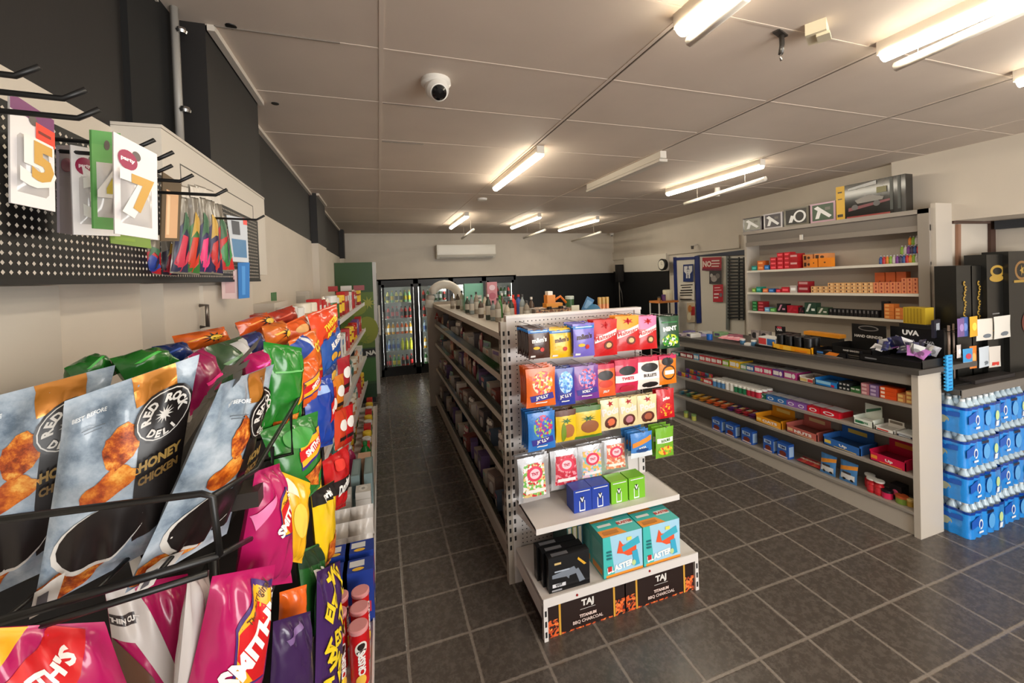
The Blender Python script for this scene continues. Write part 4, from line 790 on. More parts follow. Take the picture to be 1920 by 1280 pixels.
# bottom shelf
for j, (a, c) in enumerate(((1277, 1286), (1291, 1301))): cput(tub('dip_cup', .026, .07, (190, 190, 90), (120, 150, 90), cat='cup'), a, c, 3, f'small yellow-green cup at the far end of the bottom counter shelf, {nth(j, 2)} of two', dx=.03)
bb = carton('biscuit_box', .085, .065, .125, (45, 95, 185), [('r', .1, .6, .8, .85, (190, 215, 240)), ('t', 'TIM', .45, .72, .16, 0, 1, (30, 50, 120)), ('e', .5, .3, .3, .18, (120, 50, 40)), ('r', .1, .05, .9, .14, (230, 200, 190))], side=[('r', .1, .15, .9, .85, (170, 200, 235))], cat='biscuit box')
for j, (a, c) in enumerate(((1334, 1352), (1359, 1378), (1389, 1410), (1430, 1449), (1456, 1478))): cput(bb, a, c, 3, f'blue biscuit box on the bottom counter shelf, {nth(j, 5)} of five', 'blue biscuit boxes', dx=.03, fit=.085)
for j in range(6):
    o_ = cput(pouch('sweets_packet', .05, .09, .02, [(180, 50, 55), (200, 90, 70), (190, 60, 60)][j % 3], [('r', .1, .4, .9, .6, (220, 200, 180))], cat='sweets', nu=5, nv=5, seed=j), 1488+7*j, 1495+7*j, 3, f'red sweets packet lying beside the blue biscuit boxes, {nth(j, 6)}', 'red sweets packets', dx=.03, dz=.012); o_.rotation_euler = (radians(-80), 0, -pi/2)
for j, (a, c) in enumerate(((1532, 1562), (1568, 1602))):
    cput(pouch('car_toy_bag', .10, .155, .03, (70, 130, 190), [('p', [(0, .5), (1, .72), (1, .9), (0, .7)], (235, 150, 50)), ('r', .1, .15, .9, .4, (225, 225, 225)), ('r', .2, .4, .7, .5, (70, 60, 60)), ('e', .3, .15, .1, .06, (30, 30, 30)), ('e', .75, .15, .1, .06, (30, 30, 30))], cat='toy bag', seed=j, hang=False), a, c, 3, f'blue and orange toy car bag standing on the bottom counter shelf, {nth(j, 2)} one', 'toy car bags', dx=.02, fit=.10).rotation_euler[0] = -.15
rc = bottle('sauce_can', .03, .1, (190, 30, 40), (225, 222, 216), label=(200, 50, 60), neck=.9, cat='can'); rc.put
for j, (a, c) in enumerate(((1610, 1622), (1623, 1634), (1636, 1648))): cput(rc, a, c, 3, f'red and white can beside the toy car bags, {nth(j, 3)} of three', 'red and white cans', dx=.03 if j else .08)
cput(carton('toy_box', .07, .08, .10, (24, 20, 24), [('e', .5, .5, .25, .2, (225, 90, 130))], cat='toy box'), 1655, 1682, 3, 'small black box with pink emblem on the bottom counter shelf', dx=.09)
cput(tub('sweets_pot', .032, .06, (215, 40, 90), (30, 26, 30)), 1650, 1664, 3, 'pink pot in front of the small black box', dx=.03)
cput(tub('sweets_pot', .034, .055, (120, 150, 60), (190, 90, 50)), 1677, 1690, 3, 'green and orange pot at the near end of the bottom counter shelf', dx=.035)
cput(tub('sweets_pot', .02, .05, (190, 150, 60), (220, 190, 120)), 1694, 1702, 3, 'tiny gold pot, last thing at the near end of the bottom counter shelf', dx=.04)

# ---------------------------------------------------------------- things on the counter top
def ctop(px, py, X=None): # on the worktop surface
    q = at(px, py, P=(0, .034, 1, 1.104+.034*1.66)); return q if X is None else at(px, py, X=X)
def top_at(px, X=3.4): # photo column px on the worktop at depth X
    d = (px-CX)/FPX*RIGHT+(620-CY)/FPX*DOWN+FWD; y = d.y*X/d.x; return Vector((X, y, zc(1.1035, y)))
for j, (px, X, c, nm) in enumerate([(1282, 3.35, (215, 200, 210), 'pale pink'), (1292, 3.5, (120, 110, 170), 'mauve'), (1300, 3.33, (225, 222, 216), 'white'), (1312, 3.45, (170, 160, 200), 'lilac'), (1322, 3.6, (225, 225, 220), 'cream'), (1352, 3.6, (150, 190, 140), 'pale green'), (1366, 3.55, (230, 228, 220), 'ivory'), (1378, 3.6, (200, 120, 140), 'rose')]):
    o_ = carton('trinket_packet', .09, .12, .022+.012*(j % 3), c, [('r', .1, .2, .8, .8, (90, 80, 120))], [('e', .5, .5, .3, .3, tuple(x*.7 for x in c))], cat='packet').put(top_at(px, X), -pi/2+RN.uniform(-.5, .5), f'{nm} flat packet at the far end of the counter top')
tub('paper_cup', .03, .06, (30, 100, 190), (30, 100, 190), cat='cup').put(top_at(1330, 3.3), 0, 'bright blue cup on the far part of the counter top')
for j, px in enumerate((1352, 1364, 1376)): pouch('lolly_bag', .1, .09, .03, (235, 150, 165), [('e', .5, .5, .3, .3, (245, 190, 200))], seed=j, cat='sweets', nu=5, nv=5).put(top_at(px, 3.35)+Vector((0, 0, .02)), (-1.35, 0, -pi/2), f'pink sweets bag lying on the counter top, {nth(j, 3)} of three', 'pink sweets bags')
for j, px in enumerate((1392, 1413)): tub('mint_tin', .024, .05, (70, 120, 160), (225, 225, 222), cat='tin').put(top_at(px, 3.32), 0, f'small blue and white tin on the counter top, {nth(j, 2)} of two', 'small blue and white tins')
carton('card_packet', .05, .06, .02, (225, 222, 216), cat='packet').put(top_at(1403, 3.3), -1.4, 'small white packet between the two blue and white tins')
b_ = carton('papers_box', .17, .12, .075, (232, 232, 230), [('r', .0, .1, .45, .85, (215, 70, 70)), ('r', .5, .1, .97, .85, (60, 120, 190)), ('r', .46, .1, .5, .85, (240, 240, 240))], cat='box')
q = top_at(1447, 3.36); b_.put(q+Vector((0, 0, .018)), -pi/2, 'white box with red and blue panels on a black tray on the counter')
tag(MB().box(-.08, -.11, 0, .09, .11, .017, BLACK).build('display_tray', loc=q), 'low black tray under the red and blue box', 'tray')
t = tray('grinder_tray', .34, .16, .055, (235, 160, 25), [('r', .04, .2, .2, 1, (245, 190, 60)), ('r', .3, .1, .5, .9, (240, 190, 70)), ('r', .6, .2, .9, .5, (230, 130, 20))], (40, 36, 34))
q = top_at(1495, 3.36); t.put(q, -pi/2, 'yellow display tray holding black grinders on the counter')
gr_ = tub('herb_grinder', .034, .10, (20, 20, 21), (28, 28, 30), n=16, cat='grinder')
for j in range(4):
    for r in range(2): gr_.put(q+Vector((-.035+.075*r, .12-.08*j, .026+.001)), 0, f'black grinder standing in the yellow tray, {"front" if r == 0 else "back"} row, {nth(j, 4)}', 'black grinders in the yellow tray')
q = top_at(1568, 3.38); tray('lighter_tray', .24, .16, .05, (22, 22, 24), [('r', .1, .3, .3, .7, (60, 120, 190)), ('p', [(.35, .2), (.5, .9), (.8, .8), (.7, .2)], (230, 130, 40)), ('r', .1, .05, .9, .12, (180, 180, 180))], (90, 90, 96)).put(q, -pi/2, 'black lighter tray with blue and orange print beside the yellow tray')
t = tray('grinder_display', .27, .2, .10, (18, 17, 17), [('t', 'HAND GRINDERS', .5, .72, .16, 0, .8, (210, 205, 200)), ('r', .1, .3, .9, .36, (120, 110, 100)), ('r', .3, .1, .7, .16, (90, 86, 82))], (30, 30, 30), (.14, [('t', 'HAND GRINDER', .5, .35, .15, 0, .9, (220, 215, 210)), ('e', .5, .8, .3, .15, (110, 104, 100)), ('e', .5, .8, .25, .1, (20, 19, 19))]))
t.put(top_at(1612, 3.42), -pi/2, 'black HAND GRINDERS display box with lettering on the header')
# black lighter display with pile of colourful packets
t = tray('lighter_display', .36, .3, .06, (18, 18, 20), [('r', .1, .4, .3, .6, (120, 120, 124))], (40, 40, 44), (.17, [('t', 'UVA', .4, .78, .22, 0, 1, (235, 235, 235)), ('t', 'UVA', .4, .45, .12, 0, 1, (150, 150, 155)), ('t', 'UVA', .75, .45, .12, 0, 1, (150, 150, 155))]))
q = top_at(1692, 3.44); t.put(q, -pi/2, 'large black display box heaped with small packets at the counter end')
PC = [((215, 215, 220), 'silver'), ((40, 50, 120), 'navy'), ((190, 120, 200), 'lilac'), ((230, 232, 232), 'clear white'), ((150, 150, 156), 'grey'), ((60, 60, 90), 'indigo')]
PP = [pouch('small_packet', .07, .07, .02, M(c, .2, 'foil'), [('e', .5, .4, .3, .25, tuple(x*.7 for x in c))], cat='packet', nu=5, nv=5, seed=j) for j, (c, _) in enumerate(PC)]
for j in range(26):
    dx, dy = RN.uniform(-.11, .08), RN.uniform(-.14, .14); z = .05+.07*max(0, 1-(abs(dy)/.15)**2)*RN.uniform(.4, 1)
    PP[j % 6].put(q+Vector((dx, dy, z)), (RN.uniform(-1.3, .3), RN.uniform(-.5, .5), RN.uniform(-2.4, -.8)), f'{PC[j % 6][1]} packet heaped in the large black display box', f'{PC[j % 6][1]} packets heaped in the black display box')
carton('card_stand', .09, .02, .16, (20, 20, 22), [('t', 'UVA', .5, .8, .14, 0, 1, (230, 230, 230)), ('e', .5, .93, .3, .07, (190, 60, 80))], cat='display card').put(top_at(1463, 3.62), -pi/2, 'small black card stand behind the red and blue box')
carton('lighter_box', .16, .06, .10, (26, 26, 28), [('r', .1, .8, .9, .9, (120, 120, 120))], cat='box').put(top_at(1482, 3.7), -pi/2, 'black box behind the grinders on the counter')
for j, px in enumerate((1418, 1436)): carton('photo_packet', .10, .03, .10, (150, 140, 138), [('e', .4, .5, .3, .3, (50, 46, 50)), ('r', .6, .2, .9, .8, (200, 190, 190))], cat='packet').put(top_at(px, 3.62), -pi/2, f'grey printed packet standing behind the counter tins, {nth(j, 2)} one', 'grey printed packets')
carton('orange_case', .3, .08, .03, (230, 150, 40), cat='box').put(top_at(1545, 3.66)+Vector((0, 0, .10)), -pi/2, 'flat orange box lying behind the grinders'); carton('storage_box', .28, .07, .098, (40, 38, 36), cat='box').put(top_at(1545, 3.66), -pi/2, 'dark box under the flat orange box')
SPB = at(1722, 606, X=3.78)
carton('sponge_box', .13, .10, .12, (190, 160, 40), [('r', .15*k+.04, .05, .15*k+.1, .95, (160, 130, 30)) for k in range(6)], cat='box').put(SPB, -pi/2, 'mustard yellow ribbed block on a dark box at the counter end')
carton('storage_box', .17, .12, SPB.z-zc(1.1035, SPB.y)-.001, (32, 31, 34), cat='box').put((SPB.x, SPB.y, zc(1.1035, SPB.y)), -pi/2, 'dark box under the mustard ribbed block')
carton('card_stand', .12, .015, .12, (30, 30, 44), [('r', .3, .4, .85, .8, (170, 176, 184))], cat='display card').put(at(1755, 632, Y=1.72), .2, 'dark card with pale label behind the blue clip strip')
b = MB().box(-.012, -.004, 0, .012, .004, .23, M((30, 28, 28), .4)); tag(b.build('scanner_handle', loc=(3.7, 1.72, 1.10)), 'upright black plastic handle beside the mustard block', 'handle')['category'] = 'stand'
# blue clip strip of sunglasses cloths hanging at the counter end
o = empty('clip_strip', 'bright blue notched clip strip hanging at the near end of the counter', 'strip', at(1780, 732, Y=1.625))
b = MB(); CB = M((50, 165, 230), .35)
b.box(-.032, -.004, 0, .032, .004, .235, CB)
for i in range(10): b.box(-.045, -.008, .008+.023*i, -.03, .006, .02+.023*i, CB); b.box(-.012, -.006, .01+.023*i, .02, -.0035, .016+.023*i, M((20, 90, 160), .4))
kid(b.build('strip'), o)

# ---------------------------------------------------------------- till-side bench with water underneath
bn = empty('till_bench', 'dark topped bench beside the counter with stacked water packs under it', 'counter', (4.0, 1.9, 0))
b = MB().box(3.56, 1.58, .915, 4.75, 1.9, .95, CTOP).box(3.56, 1.575, .90, 4.75, 1.585, .952, M((120, 114, 108), .4)); cl(b, 'worktop', bn)
b = MB().box(3.58, 1.87, 0, 4.74, 1.9, .914, M((60, 56, 54), .5)); cl(b, 'back_panel', bn)
BLU = M((38, 140, 226), .15, 'foil'); CLW = M((178, 200, 214), .12, 'foil')
def water_pack(w, d, h):
    o = empty('water_pack', None, None)
    S = []; nx, nz = 24, 8
    b = MB()   # scalloped shrink film round the bottles
    def film(z0, z1, mt, out=0):
        per = []; n = 64; rx, ry = w/2, d/2
        for i in range(n):
            a = 2*pi*i/n; ca, sa = cos(a), sin(a); k = 1/max(abs(ca)/rx, abs(sa)/ry)
            x, y = ca*k, sa*k
            sc = .012*abs(sin(pi*(x+rx)/(w/6))) if abs(sa)/ry > abs(ca)/rx else .012*abs(sin(pi*(y+ry)/(d/4)))
            per.append((x, y, sc))
        vs = []
        for j in range(nz+1):
            z = z0+(z1-z0)*j/nz
            for i, (x, y, sc) in enumerate(per):
                nrm = Vector((x/rx, y/ry, 0)).normalized(); q = .006*noise.noise(Vector((x*30, y*30, z*25)))
                vs.append((x+nrm.x*(sc+q+out), y+nrm.y*(sc+q+out), z))
        b.add(vs, [(j*n+i, j*n+(i+1) % n, (j+1)*n+(i+1) % n, (j+1)*n+i) for j in range(nz) for i in range(n)], mt, True)
    film(0, h*.70, BLU)
    film(h*.70, h*.78, M((15, 60, 150), .2))
    b.box(-w/2+.01, -d/2+.01, 0, w/2-.01, d/2-.01, .01, BLU)
    F = lambda x: ((x+.0), -d/2-.012)
    b.face([('p', [(0, .72), (.25, .9), (.2, .5), (.0, .4)], (20, 90, 190)), ('e', .25, .52, .055, .2, (235, 240, 245)), ('e', .25, .52, .035, .13, (25, 80, 170)), ('r', .19, .18, .31, .26, (235, 240, 245)), ('e', .55, .5, .09, .3, (90, 170, 235)), ('e', .82, .52, .055, .2, (200, 225, 160)), ('r', .42, .84, .6, .95, (16, 24, 60)), ('p', [(.78, .3), (.86, .3), (.84, .1), (.76, .1)], (235, 240, 245))], (-w/2, -d/2-.011, 0), (w, 0, 0), (0, 0, h*.74))
    b.face([('e', .5, .5, .2, .18, (170, 175, 150)), ('p', [(.1, .8), (.9, .9), (.9, .7), (.1, .6)], (20, 90, 190))], (-w/2-.011, d/2, 0), (0, -d, 0), (0, 0, h*.7))
    kid(b.build('shrink_film'), o)
    for i in range(6):
        for j in range(4 if True else 0):
            x, y = -w/2+w/6*(i+.5), -d/2+d/4*(j+.5)
            bb_ = MB().lathe([(.030, h*.66), (.028, h*.78), (.014, h*.92), (.013, h*.94)], CLW, 8, (x, y, 0)).lathe([(.0145, h*.93), (.0145, h)], M((226, 232, 236), .3), 8, (x, y, 0))
            kid(bb_.build('bottle'), o)
    return Proto(o, 'water pack')
wp = water_pack(.40, .26, .222)
for c in range(2):
    for r in range(4):
        x = 3.735+.412*c; y = 1.69-.0+.02*c+RN.uniform(-.008, .008)
        wp.put((x+RN.uniform(-.01, .01), y-.02*(r == 0), .224*r+.001), RN.uniform(-.03, .03), f'blue shrink-wrapped water pack, {["left", "right"][c]} stack, {["bottom", "second", "third", "top"][r]} layer', 'stacked water packs')

# ---------------------------------------------------------------- back cabinet behind the counter
KX, KY0, KY1 = 4.0, 1.93, 3.56
kb = empty('display_cabinet', 'tall grey shelving cabinet behind the counter stocked with small boxes', 'cabinet', (4.15, 2.7, 0))
cl(MB().box(KX, KY0-.03, 0, KX+.2, KY0, 2.235, CW), 'side_panel', kb)
cl(MB().box(KX-.02, KY0-.0, 0, KX+.0, KY0+.07, 2.2, M((150, 141, 131), .5)), 'front_post', kb)
cl(MB().box(KX, KY1, 0, KX+.3, KY1+.03, 2.19, CW), 'side_panel', kb)
cl(MB().box(KX+.19, KY0, .0, KX+.2, KY1, 2.18, M((176, 166, 154), .5)), 'back_panel', kb)
cl(MB().box(KX-.02, KY0+.0005, 2.165, KX+.2, KY1+.03, 2.2, M((158, 149, 140), .5)).box(KX+.0, KY0, 2.07, KX+.012, KY1, 2.165, M((118, 110, 103), .5)).box(KX-.012, KY0, 2.03, KX+.02, KY1, 2.075, M((140, 131, 122), .5)).box(KX-.02, 2.9, 2.05, KX-.01, 2.93, 2.1, WHITE), 'top_board', kb)
def zk(z, y): return z-.022*(y-2)
KS = [1.79, 1.545, 1.335, 1.09]
for z in KS:
    b = MB(); b.hexa([(KX-.01, KY0, zk(z, KY0)-.022), (KX+.19, KY0, zk(z, KY0)-.022), (KX+.19, KY1, zk(z, KY1)-.022), (KX-.01, KY1, zk(z, KY1)-.022), (KX-.01, KY0, zk(z, KY0)), (KX+.19, KY0, zk(z, KY0)), (KX+.19, KY1, zk(z, KY1)), (KX-.01, KY1, zk(z, KY1))], M((226, 220, 208), .4)); cl(b, 'shelf', kb)
def ky(px, s=0, X=KX): 
    y_ = [500, 549, 594, 640][s]; return at(px, y_, X=X).y
def kput(pr, px0, px1, s, h, label, group=None, dx=0, dz=0, fit=None, hf=None):
    y0, y1 = ky(px0, s), ky(px1, s); y = (y0+y1)/2; w_ = abs(y0-y1)
    return pr.put((KX+.04+dx, y, zk(KS[s], y)+dz+.001), -pi/2, label, group, (w_*.96/fit, 1, 1) if fit else None)
def bx(c, w=.06, h=.05, d=.08, a=None, nm='small_box', cat='small box'): return carton(nm, w, d, h, c, a or [('r', .15, .3, .85, .7, tuple(min(255, x+70) for x in c))], cat=cat)
kput(bx((30, 140, 130)), 1409, 1419, 0, 0, 'teal small box on the top cabinet shelf, at its far end', fit=.06)
for k in range(2): kput(bx((225, 110, 40)), 1420, 1432, 0, 0, f'orange small box on the top cabinet shelf, {"lower" if k == 0 else "upper"} of two', dz=.052*k, fit=.06)
kput(bx((40, 110, 180)), 1433, 1442, 0, 0, 'blue small box between the orange and red boxes on the top cabinet shelf', fit=.06)
rd = bx((200, 25, 40), .06, .042)
for c in range(3):
    for k in range(4 if c else 3): kput(rd, 1444+13*c, 1456+13*c, 0, 0, f'red small box on the top cabinet shelf, {nth(c, 3)} column, {nth(k, 4, "bottom")}', 'red small boxes on the top cabinet shelf', dz=.043*k, fit=.06)
rd2 = carton('red_box', .08, .1, .075, (180, 22, 32), [('r', .2, .55, .9, .8, (225, 170, 170))], cat='small box')
for k in range(2): kput(rd2, 1480, 1498, 0, 0, f'larger dark red box right of the red block, {"lower" if k == 0 else "upper"} one', dz=.076*k, fit=.08)
pt = carton('tan_box', .08, .1, .065, (225, 150, 90), [('r', .1, .2, .35, .8, (70, 50, 40)), ('e', .6, .5, .15, .2, (90, 60, 40))], cat='small box')
for c, (a, e) in enumerate(((1500, 1519), (1521, 1547))):
    for k in range(2): kput(pt, a, e, 0, 0, f'tan printed box on the top cabinet shelf, {"left" if c == 0 else "right"} pair, {"lower" if k == 0 else "upper"}', 'tan printed boxes', dz=.066*k, fit=.08, dx=.05)
for c, (a, e) in enumerate(((1521, 1536), (1537, 1562))): kput(carton('orange_box', .08, .05, .085, (240, 140, 30), [('e', .5, .5, .08, .08, (90, 50, 20))], cat='small box'), a, e, 0, 0, f'bright orange box in front of the tan boxes, {"left" if c == 0 else "right"} one', fit=.08, dx=-.035)
VB = [((60, 90, 150), 'blue'), ((120, 60, 140), 'violet'), ((130, 170, 60), 'lime'), ((190, 50, 60), 'red'), ((70, 60, 90), 'dark'), ((200, 190, 190), 'pale'), ((220, 130, 50), 'orange')]
VP = [bottle('liquid_bottle', .013, .07, c, (200, 200, 205), label=c, n=8, cat='small bottle') for c, _ in VB]
for c in range(12):
    for k in range(3 if c > 7 else 2 if c > 5 else 1):
        i = (c*3+k*5) % 7; kput(VP[i], 1646+6.2*c, 1652+6.2*c, 0, 0, f'{VB[i][1]} small bottle on the top cabinet shelf, {["bottom", "middle", "top"][k]} tier, {nth(c, 12)}', 'small liquid bottles on the top cabinet shelf', dz=.071*k, dx=-.02+.02*k)
# middle cabinet shelf
for j, (a, e, c, h, nm) in enumerate(((1410, 1417, (120, 160, 60), .045, 'lime'), (1418, 1427, (30, 140, 120), .06, 'teal'), (1430, 1440, (220, 110, 60), .04, 'orange'), (1441, 1451, (40, 100, 170), .04, 'blue'), (1455, 1464, (200, 35, 50), .035, 'red'), (1465, 1480, (190, 30, 45), .055, 'scarlet'), (1481, 1494, (200, 190, 185), .07, 'pale grey'))):
    kput(bx(c, h=h), a, e, 1, 0, f'{nm} small box on the middle cabinet shelf, {nth(j, 7)} of the mixed boxes', fit=.06)
for k in range(2): kput(carton('round_tin', .07, .08, .055, (150, 20, 35), [('r', .1, .5, .9, .9, (200, 150, 150))], cat='small box'), 1496, 1517, 1, 0, f'dark red box left of the long tan row, {"lower" if k == 0 else "upper"}', dz=.056*k, fit=.07)
tn = carton('tobacco_packet', .05, .07, .03, (230, 178, 120), [('e', .3, .5, .12, .3, (80, 50, 40)), ('r', .5, .3, .9, .7, (240, 205, 150))], cat='packet')
to = carton('tobacco_packet', .05, .07, .03, (226, 142, 98), [('e', .5, .5, .15, .3, (150, 50, 40))], cat='packet')
for c in range(19):
    for k in range(2 if c < 3 else 3 if c < 16 else 4):
        kput(tn if c < 11 else to, 1520+10.6*c, 1530.2+10.6*c, 1, 0, f'{"tan" if c < 11 else "orange-tan"} packet in the middle cabinet shelf row, column {nth(c, 19)}, {nth(k, 4, "bottom") if k < 3 else "topmost"}', 'packets in the long row on the middle cabinet shelf', dz=.031*k, fit=.05)
for c in range(3): kput(carton('orange_box', .06, .06, .075, (190, 90, 40), [('e', .5, .5, .1, .1, (120, 40, 30))], cat='small box'), 1626+20*c, 1645+20*c, 1, 0, f'rust box behind the long row on the middle cabinet shelf, {nth(c, 3)}', dz=.094 if 0 else 0.001, dx=.09, fit=.06).scale[2] = 2.3
# lower cabinet shelf
for j, (a, e, c, h, k_, nm) in enumerate(((1411, 1420, (30, 110, 50), .035, 3, 'green'), (1421, 1433, (150, 30, 40), .035, 3, 'maroon'), (1434, 1443, (110, 170, 215), .045, 1, 'sky blue'), (1444, 1454, (90, 160, 80), .04, 1, 'leaf green'))):
    for k in range(k_): kput(bx(c, h=h), a, e, 2, 0, f'{nm} tin box far along the lower cabinet shelf' + (f', {nth(k, k_, "bottom")}' if k_ > 1 else ''), 'tin boxes on the lower cabinet shelf', dz=(h+.001)*k, fit=.06)
for j, (a, e, c, h, a2, nm) in enumerate(((1456, 1474, (22, 20, 24), .09, (210, 140, 170), 'black and pink'), (1475, 1496, (170, 20, 40), .075, (190, 40, 60), 'deep red'), (1497, 1507, (26, 22, 24), .06, (120, 40, 60), 'black'), (1508, 1530, (40, 70, 54), .11, (220, 224, 220), 'dark green and white'), (1531, 1552, (60, 84, 60), .07, (210, 210, 200), 'olive and white'))):
    kput(carton('vape_box', .07, .07, h, c, [('p', [(.1, .2), (.4, .9), (.6, .9), (.3, .2)], a2), ('r', .6, .3, .9, .5, a2)], cat='small box'), a, e, 2, 0, f'{nm} box on the lower cabinet shelf', fit=.07)
lt = carton('lighter_pack', .03, .06, .062, (22, 21, 24), [('r', .3, .5, .7, .9, (120, 118, 120))], cat='lighter pack')
for c in range(12): kput(lt, 1553+7.8*c, 1560+7.8*c, 2, 0, f'black lighter pack on the lower cabinet shelf, {nth(c, 12)} in the row', 'black lighter packs', fit=.03)
kput(carton('black_stand', .06, .03, .14, (22, 22, 24), cat='display stand'), 1649, 1663, 2, 0, 'tall black box between the lighter packs and the orange cartons', fit=.06)
og = carton('orange_packet', .08, .07, .03, (225, 130, 60), [('r', .1, .2, .5, .8, (240, 180, 110))], cat='packet')
for c in range(2):
    for k in range(4 if c == 0 else 3): kput(og, 1660+20*c, 1679+20*c, 2, 0, f'orange packet near the lower cabinet shelf end, {"left" if c == 0 else "right"} stack, {nth(k, 4, "bottom")}', 'orange packets on the lower cabinet shelf', dz=.031*k, dx=-.02, fit=.08)
# boxes on the cabinet top
PB = [((70, 62, 66), (150, 150, 140), 'far'), ((190, 186, 190), (90, 86, 90), ''), ((120, 116, 104), (60, 58, 56), ''), ((205, 170, 185), (70, 90, 70), '')]
ktop = lambda px: at(px, 418, X=KX+.06).y
for j, (a, e, h) in enumerate(((1397, 1433, .155), (1436, 1472, .165), (1474, 1522, .18), (1524, 1573, .185))):
    y0, y1 = ktop(a), ktop(e); w_ = abs(y0-y1)*.97; c, c2, _ = PB[j]
    lt_ = (235, 235, 235)
    carton('model_drone_box', w_, .07, h, c, [('r', .08, .1, .92, .92, c2), ('p', [(.15, .75), (.3, .85), (.85, .3), (.75, .2)], lt_) if j != 2 else ('e', .65, .5, .25, .34, lt_), ('p', [(.2, .2), (.35, .2), (.45, .55), (.3, .6)], lt_), ('e', .65, .5, .17, .25, c2) if j == 2 else ('r', .6, .6, .8, .75, (120, 116, 110)), ('r', 0, .92, 1, 1, c)], cat='toy box', rough=.15).put((KX+.06, (y0+y1)/2, 2.201), -pi/2, f'{["dark grey", "silver", "curl-printed grey", "pale pink-edged"][j]} picture box on top of the cabinet, {nth(j, 4)} of four')
y0, y1 = ktop(1575), ktop(1706); w_ = abs(y0-y1)
b_ = carton('train_set_box', w_, .09, .30, (34, 32, 30), [('r', 0, 0, .14, 1, (215, 170, 40)), ('r', .03, .8, .1, .84, (60, 50, 30)), ('r', .03, .6, .1, .63, (90, 70, 30)), ('r', .02, .08, .11, .16, (60, 50, 30)), ('r', .17, .0, .8, .05, (150, 35, 30)), ('r', .8, .1, .84, .98, (60, 64, 60)), ('r', .9, .1, .94, .98, (60, 64, 60)),
    ('p', [(.2, .3), (.8, .42), (.8, .36), (.2, .2)], (120, 50, 60)), ('p', [(.3, .5), (.5, .62), (.72, .5), (.7, .42), (.34, .4)], (130, 125, 120)), ('e', .3, .3, .05, .08, (90, 86, 86)), ('e', .62, .34, .05, .08, (90, 86, 86)), ('r', .62, .62, .76, .78, (120, 116, 70)), ('p', [(.2, .88), (.62, .98), (.62, .88), (.2, .82)], (190, 190, 190))], cat='toy box', rough=.15)
b_.put((KX+.06, (y0+y1)/2, 2.201), -pi/2, 'large black toy train box with yellow end strip on top of the cabinet')

# ---------------------------------------------------------------- card stand and shisha boxes by the till
o = empty('card_stand', 'countertop hook stand with hanging cards and cloths beside the blue strip', 'display stand', (3.72, 1.70, .951))
q0 = Vector(o.location)
kid(MB().box(-.1, -.06, 0, .22, .08, .012, BLACK).build('base'), o)
kid(MB().tube([(-.02, 0, 0), (-.02, 0, .40)], .008, M((150, 130, 118), .4)).tube([(.1, .03, 0), (.1, .03, .4)], .006, M((150, 130, 118), .4)).build('post'), o)
for z in (.36, .20):
    b = MB()
    for x in range(5): b.tube([(-.04+.075*x, .04, z), (-.04+.075*x, -.05, z)], .0025, BLACK, 5)
    b.tube([(-.05, .04, z), (.30, .04, z)], .004, BLACK, 5); kid(b.build('hook_bar'), o)
HC = [(1795, 596, 1808, 632, (120, 90, 150), 'violet card'), (1806, 594, 1818, 632, (60, 90, 160), 'blue flowered card'), (1817, 592, 1834, 632, (235, 175, 40), 'yellow card'), (1836, 596, 1864, 640, (228, 222, 212), 'white cloth, left one'), (1862, 590, 1896, 636, (232, 228, 220), 'white cloth, right one'),
      (1797, 646, 1806, 672, (210, 200, 196), 'small pale card'), (1806, 652, 1823, 690, (60, 150, 210), 'sky blue card'), (1823, 648, 1834, 692, (225, 130, 50), 'orange card'), (1834, 648, 1856, 690, (205, 215, 225), 'pale blue cloth'), (1860, 648, 1878, 690, (215, 208, 200), 'white card with red foot')]
for j, (x0, y0, x1, y1, c, nm) in enumerate(HC):
    Y = 1.64; p0 = at(x0, y1, Y=Y); p1 = at(x1, y0, Y=Y); w_, h_ = p1.x-p0.x, p1.z-p0.z
    a = [('e', .5, .5, .3, .2, tuple(min(255, x+50) for x in c))] if 'cloth' not in nm else [('e', .6, .2, .25, .1, (110, 120, 130))]
    if 'red foot' in nm: a = [('r', .2, .05, .8, .25, (210, 60, 50))]
    if 'sky' in nm: a = [('r', 0, 0, 1, .3, (235, 235, 235)), ('e', .5, .6, .3, .15, (200, 60, 80))]
    pouch('hanging_card' if 'card' in nm else 'hanging_cloth', w_, h_, .012, M(c, .4), a, cat='card' if 'card' in nm else 'cloth', seed=j, nu=6, nv=8).put((p0.x+w_/2, Y+.01*(j % 2), p0.z), RN.uniform(-.08, .08), f'{nm} on the {"upper" if j < 5 else "lower"} bar of the hook stand by the till')
def sb(x0, y0, x1, y1, Y, d, arts, label, side=None, dep=.12):
    p0 = at(x0, y1, Y=Y); p1 = at(x1, y0, Y=Y); w_, h_ = p1.x-p0.x, p1.z-p0.z
    h2 = p1.z-.952; return carton('shisha_box', w_, dep, h2, (24, 24, 22), arts, [('r', 0, 0, 1, 1, (40, 38, 34))], cat='box', rough=.3).put((p0.x+w_/2, Y+dep/2, .952), 0, label)
GOLD = (180, 145, 60)
def script(k, n=9):  # column of gold brush script running up the box
    return [('e', k+.05*sin(i*2.1), .48+.045*i, .08, .022, GOLD) for i in range(n)]+[('e', k+.05*sin(i*2.1), .48+.045*i, .035, .01, (24, 24, 22)) for i in range(n)]
sb(1796, 497, 1822, 690, 1.74, 0, script(.5), 'black box with gold script behind the hook stand, left of the pair')
sb(1823, 497, 1848, 690, 1.74, 0, script(.5), 'black box with gold script behind the hook stand, right of the pair')
